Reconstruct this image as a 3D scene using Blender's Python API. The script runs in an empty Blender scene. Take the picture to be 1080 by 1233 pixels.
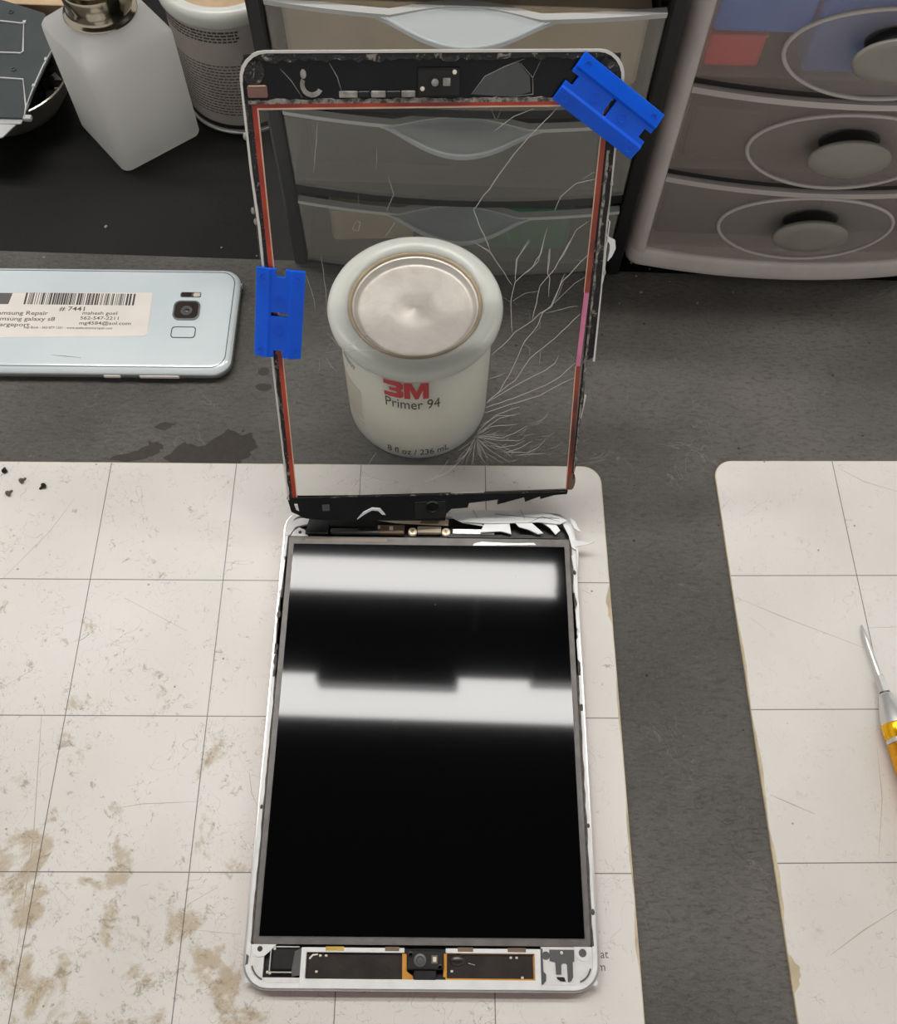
import bpy, bmesh, math, random
from mathutils import Vector, Matrix

# ------------------------------------------------------------------ scale
# one Blender unit is 10 cm; every length below is written in millimetres
S = 0.01
PI = math.pi
random.seed(7)
scene = bpy.context.scene
scene.unit_settings.scale_length = 0.1
COL = scene.collection

# ------------------------------------------------------------------ camera
cam_data = bpy.data.cameras.new('camera')
cam_data.sensor_fit = 'HORIZONTAL'
cam_data.sensor_width = 36.0
cam_data.lens = 1135.14 / 1080.0 * 36.0
cam_data.clip_start = 0.05
cam_data.clip_end = 500
cam = bpy.data.objects.new('camera', cam_data)
COL.objects.link(cam)
cam.matrix_world = (Matrix.Translation(Vector((0, -350, 402.28)) * S)
                    @ Matrix.Rotation(PI / 2 - 1.1101, 4, 'X') @ Matrix.Rotation(0.0334, 4, 'Z'))
scene.camera = cam

# ------------------------------------------------------------------ world, exposure
world = bpy.data.worlds.new('room_light')
scene.world = world
world.use_nodes = True
bg = world.node_tree.nodes['Background']
bg.inputs[0].default_value = (1.0, 0.975, 0.945, 1)
bg.inputs[1].default_value = 0.62
scene.view_settings.view_transform = 'Standard'
scene.view_settings.look = 'None'
scene.view_settings.gamma = 1
scene.view_settings.exposure = 0.0
scene.view_settings.use_curve_mapping = False
scene.cycles.transparent_max_bounces = 32
LAMP = 32.5          # radiance of the ceiling light diffusers

# ------------------------------------------------------------------ material helpers
def srgb(r, g, b):
    f = lambda c: (c / 255 / 12.92) if c / 255 <= 0.04045 else ((c / 255 + 0.055) / 1.055) ** 2.4
    return (f(r), f(g), f(b), 1)

class NT:
    def __init__(self, name):
        self.m = bpy.data.materials.new(name)
        self.m.use_nodes = True
        self.t = self.m.node_tree
        self.n = self.t.nodes
        self.p = self.n['Principled BSDF']
        self.out = self.n['Material Output']
    def link(self, a, b): self.t.links.new(a, b)
    def val(self, sock, v):
        if hasattr(v, 'is_output'): self.link(v, sock)
        else: sock.default_value = v
    def node(self, kind, **kw):
        nd = self.n.new(kind)
        for k, v in kw.items(): setattr(nd, k, v)
        return nd
    def obj(self, scale=(1, 1, 1)):
        c = self.node('ShaderNodeTexCoord')
        m = self.node('ShaderNodeMapping')
        m.inputs['Scale'].default_value = scale
        self.link(c.outputs['Object'], m.inputs[0])
        return m.outputs[0]
    def noise(self, vec, scale, detail=4, rough=0.5, dist=0.0):
        nd = self.node('ShaderNodeTexNoise')
        self.link(vec, nd.inputs['Vector'])
        nd.inputs['Scale'].default_value = scale
        nd.inputs['Detail'].default_value = detail
        nd.inputs['Roughness'].default_value = rough
        nd.inputs['Distortion'].default_value = dist
        return nd.outputs[0]
    def vor(self, vec, scale, feature='F1', rnd=1.0):
        nd = self.node('ShaderNodeTexVoronoi', feature=feature)
        self.link(vec, nd.inputs['Vector'])
        nd.inputs['Scale'].default_value = scale
        nd.inputs['Randomness'].default_value = rnd
        return nd.outputs[0]
    def math(self, op, a, b=0.0, c=0.0):
        nd = self.node('ShaderNodeMath', operation=op)
        self.val(nd.inputs[0], a); self.val(nd.inputs[1], b); self.val(nd.inputs[2], c)
        return nd.outputs[0]
    def step(self, v, a, b, to0=0.0, to1=1.0):
        nd = self.node('ShaderNodeMapRange', interpolation_type='SMOOTHSTEP')
        self.val(nd.inputs[0], v)
        nd.inputs[1].default_value = a; nd.inputs[2].default_value = b
        nd.inputs[3].default_value = to0; nd.inputs[4].default_value = to1
        return nd.outputs[0]
    def mix(self, f, a, b):
        nd = self.node('ShaderNodeMix', data_type='RGBA')
        self.val(nd.inputs[0], f); self.val(nd.inputs[6], a); self.val(nd.inputs[7], b)
        return nd.outputs[2]
    def bump(self, h, strength=0.3, dist=0.01):
        nd = self.node('ShaderNodeBump')
        nd.inputs['Strength'].default_value = strength
        nd.inputs['Distance'].default_value = dist
        self.link(h, nd.inputs['Height'])
        self.link(nd.outputs[0], self.p.inputs['Normal'])
    def sep(self, vec):
        nd = self.node('ShaderNodeSeparateXYZ')
        self.link(vec, nd.inputs[0])
        return nd.outputs
    def set(self, **kw):
        names = dict(color='Base Color', rough='Roughness', metal='Metallic', ior='IOR', alpha='Alpha', coat='Coat Weight',
                     coatr='Coat Roughness', spec='Specular IOR Level', trans='Transmission Weight', sss='Subsurface Weight',
                     emit='Emission Color', emits='Emission Strength', aniso='Anisotropic', ssss='Subsurface Scale')
        for k, v in kw.items(): self.val(self.p.inputs[names[k]], v)
        return self

M = {}
def plain(name, rgb, rough=0.5, metal=0.0, var=0.12, scale=8.0, bump=0.0, **kw):
    """principled surface with a little noise in its colour and relief"""
    t = NT(name)
    c = srgb(*rgb)
    v = t.obj()
    n = t.noise(v, scale, 5)
    f = t.step(n, 0.3, 0.7)
    lo = tuple(x * (1 - var) for x in c[:3]) + (1,)
    hi = tuple(min(1, x * (1 + var)) for x in c[:3]) + (1,)
    t.set(color=t.mix(f, lo, hi), rough=rough, metal=metal, **kw)
    if bump: t.bump(t.noise(v, scale * 6, 4), bump, 0.004)
    M[name] = t.m
    return t.m

# ------------------------------------------------------------------ mesh helpers (millimetres)
def box(bm, x0, x1, y0, y1, z0, z1, bev=0.0, seg=2):
    vs = [bm.verts.new((x, y, z)) for z in (z0, z1) for y in (y0, y1) for x in (x0, x1)]
    fs = [bm.faces.new([vs[i] for i in q]) for q in ((0, 2, 3, 1), (4, 5, 7, 6), (0, 1, 5, 4), (2, 6, 7, 3), (0, 4, 6, 2), (1, 3, 7, 5))]
    if bev:
        es = list({e for f in fs for e in f.edges})
        bmesh.ops.bevel(bm, geom=es, offset=bev, segments=seg, affect='EDGES', profile=0.5)
    return bm

def rrect(x0, x1, y0, y1, r, n=6):
    pts = []
    for cx, cy, a0 in ((x1 - r, y1 - r, 0), (x0 + r, y1 - r, 90), (x0 + r, y0 + r, 180), (x1 - r, y0 + r, 270)):
        for i in range(n + 1):
            a = math.radians(a0 + 90 * i / n)
            pts.append((cx + r * math.cos(a), cy + r * math.sin(a)))
    return pts

def circle(cx, cy, rx, ry=None, n=32):
    ry = rx if ry is None else ry
    return [(cx + rx * math.cos(2 * PI * i / n), cy + ry * math.sin(2 * PI * i / n)) for i in range(n)]

def loft(bm, rings, cap0=True, cap1=True, close=True):
    """rings: lists of 3D points with one count"""
    R = [[bm.verts.new(p) for p in r] for r in rings]
    n = len(R[0])
    for a, b in zip(R, R[1:]):
        for i in range(n if close else n - 1):
            j = (i + 1) % n
            bm.faces.new((a[i], a[j], b[j], b[i]))
    if cap0: bm.faces.new(list(reversed(R[0])))
    if cap1: bm.faces.new(R[-1])
    return bm

def prism(bm, poly, z0, z1, inset=0.0):
    area = sum(a[0] * b[1] - b[0] * a[1] for a, b in zip(poly, poly[1:] + poly[:1]))
    if area < 0: poly = list(reversed(poly))
    return loft(bm, [[(x, y, z0) for x, y in poly], [(x, y, z1) for x, y in poly]])

def ringprism(bm, outer, inner, z0, z1):
    """solid ring between two outlines with the same number of points"""
    return loft(bm, [[(x, y, z0) for x, y in outer], [(x, y, z1) for x, y in outer], [(x, y, z1) for x, y in inner], [(x, y, z0) for x, y in inner],
                     [(x, y, z0) for x, y in outer]], False, False)

def lathe(bm, prof, n=64, c=(0, 0, 0), sx=1.0, sy=1.0):
    """profile of (radius, z) from bottom to top; a radius of 0 closes it"""
    rings = []
    for r, z in prof:
        rings.append([bm.verts.new((c[0] + sx * r * math.cos(2 * PI * i / n), c[1] + sy * r * math.sin(2 * PI * i / n), c[2] + z)) for i in range(n)]
                     if r > 1e-6 else [bm.verts.new((c[0], c[1], c[2] + z))])
    for a, b in zip(rings, rings[1:]):
        for i in range(n):
            j = (i + 1) % n
            if len(a) == 1 and len(b) == 1: continue
            if len(a) == 1: bm.faces.new((a[0], b[j], b[i]))
            elif len(b) == 1: bm.faces.new((a[i], a[j], b[0]))
            else: bm.faces.new((a[i], a[j], b[j], b[i]))
    return bm

def tube(bm, pts, r, n=8, taper=None):
    pts = [Vector(p) for p in pts]
    rings = []
    up = Vector((0, 0, 1))
    for i, p in enumerate(pts):
        d = (pts[min(i + 1, len(pts) - 1)] - pts[max(i - 1, 0)]).normalized()
        a = d.cross(up)
        if a.length < 1e-3: a = d.cross(Vector((1, 0, 0)))
        a.normalize(); b = d.cross(a)
        rr = r if taper is None else taper[i]
        rings.append([p + a * rr * math.cos(2 * PI * k / n) + b * rr * math.sin(2 * PI * k / n) for k in range(n)])
    return loft(bm, rings)

def grid_solid(bm, xs, ys, holes, z0, z1):
    """slab on a grid of cells with some cells left out; z1 is a number or a function of y"""
    top = z1 if callable(z1) else (lambda x, y: z1)
    vt, vb = {}, {}
    full = lambda i, j: 0 <= i < len(xs) - 1 and 0 <= j < len(ys) - 1 and (i, j) not in holes
    def T(i, j):
        if (i, j) not in vt: vt[i, j] = bm.verts.new((xs[i], ys[j], top(xs[i], ys[j])))
        return vt[i, j]
    def B(i, j):
        if (i, j) not in vb: vb[i, j] = bm.verts.new((xs[i], ys[j], z0))
        return vb[i, j]
    for i in range(len(xs) - 1):
        for j in range(len(ys) - 1):
            if not full(i, j): continue
            bm.faces.new((T(i, j), T(i + 1, j), T(i + 1, j + 1), T(i, j + 1)))
            bm.faces.new((B(i, j), B(i, j + 1), B(i + 1, j + 1), B(i + 1, j)))
            if not full(i, j - 1): bm.faces.new((B(i, j), B(i + 1, j), T(i + 1, j), T(i, j)))
            if not full(i, j + 1): bm.faces.new((B(i + 1, j + 1), B(i, j + 1), T(i, j + 1), T(i + 1, j + 1)))
            if not full(i - 1, j): bm.faces.new((B(i, j + 1), B(i, j), T(i, j), T(i, j + 1)))
            if not full(i + 1, j): bm.faces.new((B(i + 1, j), B(i + 1, j + 1), T(i + 1, j + 1), T(i + 1, j)))
    return bm

def ribbon(bm, pts, w, z0, z1):
    """thin flat strip along a line in the xy plane"""
    pts = [Vector(p) for p in pts]
    L, R_ = [], []
    for i, p in enumerate(pts):
        d = (pts[min(i + 1, len(pts) - 1)] - pts[max(i - 1, 0)])
        if d.length < 1e-6: d = Vector((1, 0))
        d.normalize(); nrm = Vector((-d.y, d.x))
        ww = w * (0.35 if i in (0, len(pts) - 1) else 1)
        L.append(p + nrm * ww / 2); R_.append(p - nrm * ww / 2)
    rings = [[(a.x, a.y, z0), (b.x, b.y, z0), (b.x, b.y, z1), (a.x, a.y, z1)] for a, b in zip(L, R_)]
    return loft(bm, rings)

def obj(name, bm, mat, parent=None, smooth=False, loc=None, rotz=0.0, bev=0.0):
    bmesh.ops.recalc_face_normals(bm, faces=bm.faces)
    me = bpy.data.meshes.new(name)
    bmesh.ops.scale(bm, vec=(S, S, S), verts=bm.verts)
    bm.to_mesh(me); bm.free()
    me.materials.append(M[mat] if isinstance(mat, str) else mat)
    if smooth:
        for p in me.polygons: p.use_smooth = True
        if smooth != 'all': me.set_sharp_from_angle(angle=math.radians(smooth if smooth is not True else 40))
    o = bpy.data.objects.new(name, me)
    COL.objects.link(o)
    if parent: o.parent = parent
    if loc: o.location = Vector(loc) * S
    if rotz: o.rotation_euler = (0, 0, rotz)
    if bev:
        b = o.modifiers.new('bevel', 'BEVEL'); b.width = bev * S; b.segments = 2; b.limit_method = 'ANGLE'
    return o

def tag(o, label, cat=None, group=None, kind=None):
    o['label'] = label
    if cat: o['category'] = cat
    if group: o['group'] = group
    if kind: o['kind'] = kind
    return o

def thing(name, label, cat, loc=(0, 0, 0), rotz=0.0, group=None):
    o = bpy.data.objects.new(name, None)
    o.empty_display_size = 0.1
    COL.objects.link(o)
    o.location = Vector(loc) * S
    o.rotation_euler = (0, 0, rotz)
    return tag(o, label, cat, group)

B = bmesh.new

def text_mesh(txt, size, bold=0.0, align='LEFT', width=1.0, shear=0.0):
    """flat lettering as a bmesh in millimetres, baseline on y = 0"""
    cu = bpy.data.curves.new('lettering', 'FONT')
    cu.body = txt; cu.size = size; cu.offset = bold; cu.align_x = align; cu.resolution_u = 3; cu.shear = shear
    o = bpy.data.objects.new('lettering', cu)
    COL.objects.link(o)
    dg = bpy.context.evaluated_depsgraph_get()
    me = bpy.data.meshes.new_from_object(o.evaluated_get(dg))
    bm = B(); bm.from_mesh(me)
    bpy.data.objects.remove(o); bpy.data.meshes.remove(me); bpy.data.curves.remove(cu)
    bmesh.ops.scale(bm, vec=(width, 1, 1), verts=bm.verts)
    return bm

def join(dst, src, offset=(0, 0, 0)):
    me = bpy.data.meshes.new('t'); 
    bmesh.ops.translate(src, vec=offset, verts=src.verts)
    src.to_mesh(me); src.free(); dst.from_mesh(me); bpy.data.meshes.remove(me)
    return dst

def thicken(bm, h):
    """give flat lettering a printed thickness"""
    g = bmesh.ops.extrude_face_region(bm, geom=list(bm.faces))
    bmesh.ops.translate(bm, vec=(0, 0, h), verts=[v for v in g['geom'] if isinstance(v, bmesh.types.BMVert)])
    return bm

def wrap(bm, r, a_mid, z):
    """bend lettering lying in xy round an upright cylinder; x = 0 faces a_mid (radians)"""
    cuts = [e for e in bm.edges if abs(e.verts[0].co.x - e.verts[1].co.x) > 2.0]
    if cuts: bmesh.ops.subdivide_edges(bm, edges=cuts, cuts=3)
    for v in bm.verts:
        a = a_mid + v.co.x / r
        rr = r + v.co.z
        v.co = Vector((rr * math.cos(a), rr * math.sin(a), z + v.co.y))
    return bm

# outlines measured on the broken glass, in millimetres from the middle of the view window's lower edge
CRACKS = [[(21.5,43.1),(27.6,49.4),(32.4,59.7),(36.9,71.9),(41.6,78.3),(43.2,83.6),(46.5,86.7),(51.0,99.9)],[(23.4,65.6),(27.8,69.9),(32.6,75.8),(39.4,80.5),(42.2,83.6),(46.6,86.1),(50.2,96.9),(59.2,106.8)],[(31.6,75.3),(30.3,89.1),(31.6,96.8),(38.1,102.7),(41.1,108.1),(41.8,112.9)],[(31.6,96.8),(31.6,105.8),(36.5,113.0)],[(39.4,81.0),(40.8,91.0),(41.5,95.1),(46.9,102.0),(52.3,112.8)],[(45.3,90.3),(45.2,98.0),(44.1,100.1),(44.4,110.0)],[(22.5,44.9),(33.7,53.9),(39.4,64.0),(49.1,72.7),(58.4,82.7)],[(22.0,43.7),(35.8,52.7),(46.0,58.2),(49.9,61.5),(51.2,64.8)],[(21.6,41.3),(36.1,46.8),(46.4,51.2),(52.5,55.1),(58.2,61.2)],[(21.1,38.9),(32.1,42.8),(44.6,46.6),(53.7,52.2),(58.8,54.6)],[(18.7,29.2),(28.1,36.3),(36.6,38.4)],[(18.7,28.6),(24.0,32.1),(35.8,33.0)],[(18.2,28.0),(29.6,26.4),(34.9,28.7),(40.1,32.2)],[(17.7,27.4),(27.5,25.2),(37.3,24.8)],[(18.7,29.9),(25.9,37.6),(36.4,41.5)],[(19.9,32.9),(27.0,37.5),(34.5,37.3)],[(22.2,54.8),(29.4,57.5)],[(30.5,18.7),(37.5,21.0),(42.8,24.6)],[(31.0,19.3),(40.9,18.3),(45.2,20.7),(48.2,24.4)],[(35.5,17.2),(48.7,17.8)],[(27.6,21.4),(35.2,22.4),(39.5,24.7)],[(24.3,22.8),(30.9,21.3),(35.4,18.5)],[(14.6,113.4),(21.4,108.9),(30.7,95.3)],[(21.4,108.9),(20.3,113.3)],[(26.4,91.3),(30.0,88.6)],[(42.2,83.6),(42.6,77.7),(40.3,75.1)],[(37.6,85.3),(38.4,80.5)],[(35.9,70.8),(39.1,68.5),(38.9,62.9)],[(43.4,60.5),(43.5,68.4)],[(33.1,87.0),(31.0,89.1),(35.8,92.1),(41.6,93.0)],[(55.7,40.8),(58.5,46.1)],[(48.9,38.0),(47.5,35.6),(44.4,33.9)],[(17.7,26.8),(14.6,19.3),(9.2,14.4)],[(17.2,25.5),(13.5,18.1),(5.9,9.3),(-6.2,4.5)],[(18.2,26.1),(19.0,19.1),(23.5,12.5)],[(18.2,26.1),(22.2,19.0),(30.1,13.6)],[(17.7,25.5),(17.3,17.9),(16.4,12.8)],[(18.2,26.8),(24.4,20.2),(33.5,13.4)],[(18.7,27.4),(26.5,23.3),(34.4,16.0)],[(46.5,86.7),(55.2,95.8),(59.9,98.8)],[(44.2,83.6),(57.1,86.4)],[(54.4,105.4),(57.4,104.8),(59.1,107.3)],[(48.0,87.7),(49.6,92.8),(51.1,97.9)],[(43.4,160.6),(34.1,151.0),(28.8,144.9),(14.7,125.1),(21.5,109.3),(14.6,113.4)],[(21.5,109.3),(25.6,103.0)],[(21.6,153.0),(28.2,157.8),(35.1,160.3)],[(20.2,160.1),(21.9,156.4),(23.4,159.3)],[(59.7,135.8),(52.4,134.3),(47.0,129.5),(44.9,123.8)],[(58.7,138.3),(54.8,135.9)],[(58.3,120.2),(53.9,116.9),(45.8,99.9)],[(42.8,117.9),(40.2,105.0),(36.1,100.6)],[(36.2,113.8),(32.0,106.0),(31.8,100.2)],[(44.2,110.1),(44.0,100.4)],[(27.6,116.5),(28.8,112.6)],[(-16.5,138.4),(-14.7,131.2),(-17.8,124.3)],[(-27.7,131.4),(-27.5,125.7)],[(-14.5,121.0),(-18.4,115.6)],[(-29.0,121.6),(-27.3,121.2),(-28.3,117.8),(-30.3,118.7),(-29.0,121.6)],[(-20.2,148.5),(-20.9,140.0)],[(-40.4,156.9),(-43.2,139.5)],[(-42.7,109.0),(-41.8,95.9),(-41.9,83.3)],[(-49.7,103.6),(-47.3,95.1),(-46.3,86.4)],[(-41.4,73.2),(-43.6,68.7),(-38.4,69.5)],[(-43.7,67.1),(-42.1,62.9),(-39.4,60.1)],[(-46.2,66.1),(-47.1,59.8)],[(-42.6,77.3),(-37.8,71.1),(-33.1,72.0),(-24.4,77.9)],[(-36.7,1.5),(-32.2,8.8),(-23.0,6.6),(-8.5,1.6)],[(-28.9,14.8),(-25.0,21.3)],[(6.1,15.9),(-0.1,6.3),(-8.5,4.1)],[(-37.0,69.0),(-24.7,69.2),(-17.1,69.5)]]
TOPCR = [[(-51.8,173.7),(-48.4,169.9),(-45.1,164.5)],[(-35.3,175.4),(-32.9,171.2),(-31.7,166.9)],[(13.0,165.2),(17.5,170.9),(24.3,174.0),(31.1,176.4)],[(29.6,175.0),(34.1,170.4),(36.5,175.7)],[(34.1,170.4),(34.5,165.1),(28.6,164.4)]]
SCR_R = [[(-57.0, -11.0), (-38.6, -19.9), (-3.8, -34.8)], [(-56.1, -98.3), (-47.1, -102.4), (-38.8, -106.1)], [(1.9, 57.1), (13.4, 49.3), (28.5, 43.8)], [(-42.1, -158.7), (-27.4, -150.0), (-12.6, -142.6)], [(-52.1, -21.0), (-46.4, -26.2)], [(0.4, -25.5), (13.3, -25.1)], [(-7.2, -79.0), (-9.4, -99.6), (-15.6, -122.4)]]
SCR_L = [[(-101.0, 61.3), (-83.2, 86.5), (-74.7, 104.0)], [(0.6, -74.7), (11.9, -68.0)], [(-0.6, -83.1), (22.7, -85.1)], [(-90.4, 11.2), (-77.9, 20.2)], [(-36.0, -38.7), (-22.8, -36.4), (0.8, -35.3)], [(-70.5, 0.5), (-64.1, -50.1), (-62.2, -92.5)], [(20.1, -23.5), (21.9, -31.9), (25.6, -38.5)], [(-43.4, 53.6), (-13.4, 38.1)], [(-54.5, -65.7), (-43.1, -74.8)], [(163.8, 59.2), (168.2, 56.8)], [(166.1, -86.3), (170.6, -82.7)]]
BOT = [(-65.3, -0.7), (-35.7, -1.6), (7.6, -2.0), (60.4, -2.4), (60.2, -4.1), (54.6, -4.4), (48.1, -6.3), (48.4, -4.7), (41.2, -7.6), (40.6, -5.1), (28.6, -8.5), (28.9, -5.8), (15.7, -7.2), (15.1, -9.7), (7.7, -10.1), (5.5, -12.5), (4.8, -16.5), (-21.7, -15.3), (-36.3, -14.0), (-48.7, -14.1), (-57.9, -12.5), (-64.1, -8.6)]

# ------------------------------------------------------------------ materials
def build_materials():
    # black bench top
    t = NT('bench_black'); v = t.obj()
    n = t.noise(v, 60, 4); big = t.noise(v, 1.2, 4)
    t.set(color=t.mix(t.step(big, 0.35, 0.7), srgb(17, 17, 16), srgb(26, 25, 23)), rough=0.6, spec=0.22)
    t.bump(n, 0.25, 0.006); M['bench_black'] = t.m
    # grey rubber sheet: fine cross grain, worn patches, nicks
    t = NT('rubber_grey'); v = t.obj(); vs = t.obj((9.0, 22.0, 1.0))
    grain = t.noise(vs, 2.6, 7, 0.7, 0.6); big = t.noise(v, 0.8, 6, 0.6); fine = t.noise(v, 70, 4, 0.6)
    c = t.mix(t.step(big, 0.3, 0.72), srgb(80, 77, 73), srgb(108, 104, 98))
    c = t.mix(t.step(grain, 0.46, 0.66, 0.0, 0.55), c, srgb(58, 56, 53))
    c = t.mix(t.step(fine, 0.5, 0.75, 0.0, 0.35), c, srgb(124, 120, 114))
    scr = t.noise(v, 3.0, 3, 0.5, 1.5)
    sl = t.step(t.math('ABSOLUTE', t.math('SUBTRACT', scr, 0.5)), 0.0, 0.005, 0.5, 0.0)
    sl = t.math('MULTIPLY', sl, t.step(t.noise(v, 2.1, 2), 0.5, 0.62))
    c = t.mix(sl, c, srgb(140, 136, 130))
    nick = t.step(t.math('ADD', t.vor(v, 9.0), t.math('MULTIPLY', t.noise(v, 30, 3), 0.06)), 0.085, 0.1, 1.0, 0.0)
    nick = t.math('MULTIPLY', nick, t.step(t.noise(v, 4.0, 2), 0.5, 0.54))
    c = t.mix(nick, c, srgb(34, 32, 31))
    t.set(color=c, rough=t.step(grain, 0.3, 0.7, 0.38, 0.55), spec=0.45)
    h = t.math('ADD', t.math('MULTIPLY', grain, 1.0), t.math('MULTIPLY', fine, 0.6))
    t.bump(h, 0.7, 0.014); M['rubber_grey'] = t.m
    plain('rubber_worn', (62, 57, 53), 0.62, 0, 0.12, 30, 0.25, spec=0.25)
    # white project mats with printed lines, scratches, stains
    def mat_sheet(name, stain, cw=60.38, ch=62.58):
        t = NT(name); v = t.obj(); x, y, z = t.sep(v)
        def line(co, cell):
            f = t.math('FRACT', t.math('ADD', t.math('MULTIPLY', co, 100.0 / cell), 0.5))
            return t.math('LESS_THAN', t.math('ABSOLUTE', t.math('SUBTRACT', f, 0.5)), 0.21 / cell)
        base = t.mix(t.step(t.noise(v, 1.5, 5), 0.3, 0.7), srgb(213, 208, 201), srgb(224, 220, 214))
        # stains gather low on the sheet
        low = t.step(y, 0.9, -1.3, 0.0, 1.0)
        s1 = t.math('ADD', t.noise(v, 4.2, 7, 0.62, 0.4), t.math('MULTIPLY', low, 0.15 * stain))
        left = t.step(x, 0.2, 1.6, 0.0, 0.16)
        s1 = t.math('SUBTRACT', s1, left)
        m1 = t.step(s1, 0.645, 0.74, 0.0, 0.78)
        base = t.mix(t.math('MULTIPLY', m1, stain), base, t.mix(t.noise(v, 14, 4), srgb(158, 136, 104), srgb(198, 181, 152)))
        s2 = t.math('ADD', t.noise(v, 20.0, 10, 0.74, 0.5), t.math('MULTIPLY', t.math('SUBTRACT', s1, 0.5), 0.35))
        m2 = t.step(s2, 0.60, 0.70, 0.0, 0.62)
        base = t.mix(t.math('MULTIPLY', m2, min(1, stain + 0.12)), base, srgb(140, 124, 100))
        # scratches: thin bands of a warped noise
        for sc, wd, th, colr in ((5.0, 0.0022, 0.48, (146, 136, 120)), (12.0, 0.0045, 0.50, (128, 116, 98)), (26.0, 0.009, 0.53, (124, 110, 92))):
            nz = t.noise(v, sc, 2, 0.4, 0.9)
            b = t.step(t.math('ABSOLUTE', t.math('SUBTRACT', nz, 0.5)), 0.0, wd, 0.75, 0.0)
            b = t.math('MULTIPLY', b, t.step(t.math('ADD', t.noise(v, sc * 0.45, 3), t.math('MULTIPLY', t.math('SUBTRACT', s1, 0.5), 0.4 * stain)), th, th + 0.08))
            base = t.mix(t.math('MULTIPLY', b, 0.35 + 0.5 * stain), base, srgb(*colr))
        sp = t.math('MULTIPLY', t.step(t.vor(v, 9.0), 0.03, 0.06, 0.8, 0.0), t.step(t.noise(v, 5, 2), 0.5, 0.56))
        base = t.mix(sp, base, srgb(110, 98, 82))
        ln = t.math('MAXIMUM', line(x, cw), line(y, ch))
        base = t.mix(t.math('MULTIPLY', ln, 0.85), base, srgb(84, 80, 76))
        t.set(color=base, rough=t.step(t.noise(v, 3, 4), 0.3, 0.7, 0.34, 0.5), spec=0.45)
        t.bump(t.noise(v, 40, 4), 0.06, 0.004)
        M[name] = t.m
    mat_sheet('mat_stained', 1.0)
    mat_sheet('mat_clean', 0.22)
    plain('ceiling_dark', (40, 40, 42), 0.9)
    plain('mat_edge', (196, 180, 150), 0.7, 0, 0.15, 12)
    plain('mat_scratch', (176, 164, 146), 0.6)
    plain('print_grey', (96, 92, 88), 0.6)
    # tablet
    plain('shell_red', (176, 92, 88), 0.35, 0.75)
    plain('alu', (206, 204, 202), 0.3, 0.85, 0.06)
    plain('white_plastic', (222, 221, 218), 0.4, 0, 0.05, 14)
    plain('white_dirty', (216, 214, 210), 0.45, 0, 0.05, 30)
    plain('lcd_metal', (98, 94, 90), 0.45, 0.3, 0.16, 16)
    plain('tray_dark', (34, 33, 33), 0.5)
    plain('module_black', (28, 27, 27), 0.36, 0, 0.2, 20, ior=1.38)
    plain('module_grey', (92, 91, 90), 0.35, 0.4)
    plain('battery_film', (52, 46, 43), 0.22, 0, 0.2, 14, 0.1)
    plain('copper', (206, 146, 60), 0.35, 0.5)
    plain('gold', (220, 186, 96), 0.3, 0.8)
    plain('steel', (214, 213, 210), 0.28, 0.6, 0.06)
    plain('solder', (236, 226, 206), 0.3, 0.4)
    plain('residue', (84, 79, 74), 0.8, 0, 0.4, 40, 0.6)
    plain('tan_tape', (128, 112, 98), 0.5)
    plain('brown_part', (116, 96, 80), 0.4, 0.3)
    plain('beige_part', (196, 182, 160), 0.4, 0.2)
    t = NT('lcd_black'); v = t.obj()
    dust = t.math('MULTIPLY', t.step(t.vor(v, 7.0), 0.012, 0.02, 1.0, 0.0), t.step(t.noise(v, 3, 2), 0.5, 0.53))
    t.set(color=t.mix(dust, (0.0015, 0.0015, 0.0018, 1), (0.25, 0.25, 0.25, 1)), rough=0.045, ior=1.35)
    M['lcd_black'] = t.m
    # digitizer
    plain('ink_black', (20, 21, 23), 0.22, 0, 0.25, 6, ior=1.3)
    plain('ink_smoky', (70, 71, 72), 0.14, 0, 0.1, 6)
    t = NT('adhesive_black'); v = t.obj()
    n = t.noise(v, 26, 6, 0.7, 0.5)
    t.set(color=t.mix(t.step(n, 0.56, 0.64), srgb(20, 19, 18), srgb(150, 142, 132)), rough=0.45)
    t.bump(n, 0.9, 0.02); M['adhesive_black'] = t.m
    t = NT('adhesive_grey'); v = t.obj()
    n = t.noise(v, 30, 6, 0.7)
    t.set(color=t.mix(t.step(n, 0.4, 0.6), srgb(70, 64, 60), srgb(165, 156, 148)), rough=0.6)
    t.bump(n, 0.9, 0.02); M['adhesive_grey'] = t.m
    t = NT('red_flex'); v = t.obj()
    n = t.noise(v, 3.2, 3)
    t.set(color=t.mix(t.step(n, 0.38, 0.62), srgb(132, 22, 10), srgb(186, 62, 30)), rough=0.3)
    M['red_flex'] = t.m
    t = NT('red_flex_dark'); v = t.obj()
    n = t.noise(v, 3.0, 3)
    t.set(color=t.mix(t.step(n, 0.4, 0.6), srgb(74, 28, 18), srgb(150, 56, 32)), rough=0.3)
    M['red_flex_dark'] = t.m
    plain('flex_pink', (214, 120, 158), 0.3)
    plain('flex_edge', (212, 176, 150), 0.35)
    plain('rim_white', (214, 210, 204), 0.35, 0, 0.08)
    plain('sticker_brown', (128, 92, 82), 0.5)
    plain('foam_grey', (150, 146, 140), 0.8, 0, 0.3, 40, 0.4)
    plain('glass_shard_white', (226, 227, 226), 0.25, 0, 0.06)
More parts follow.
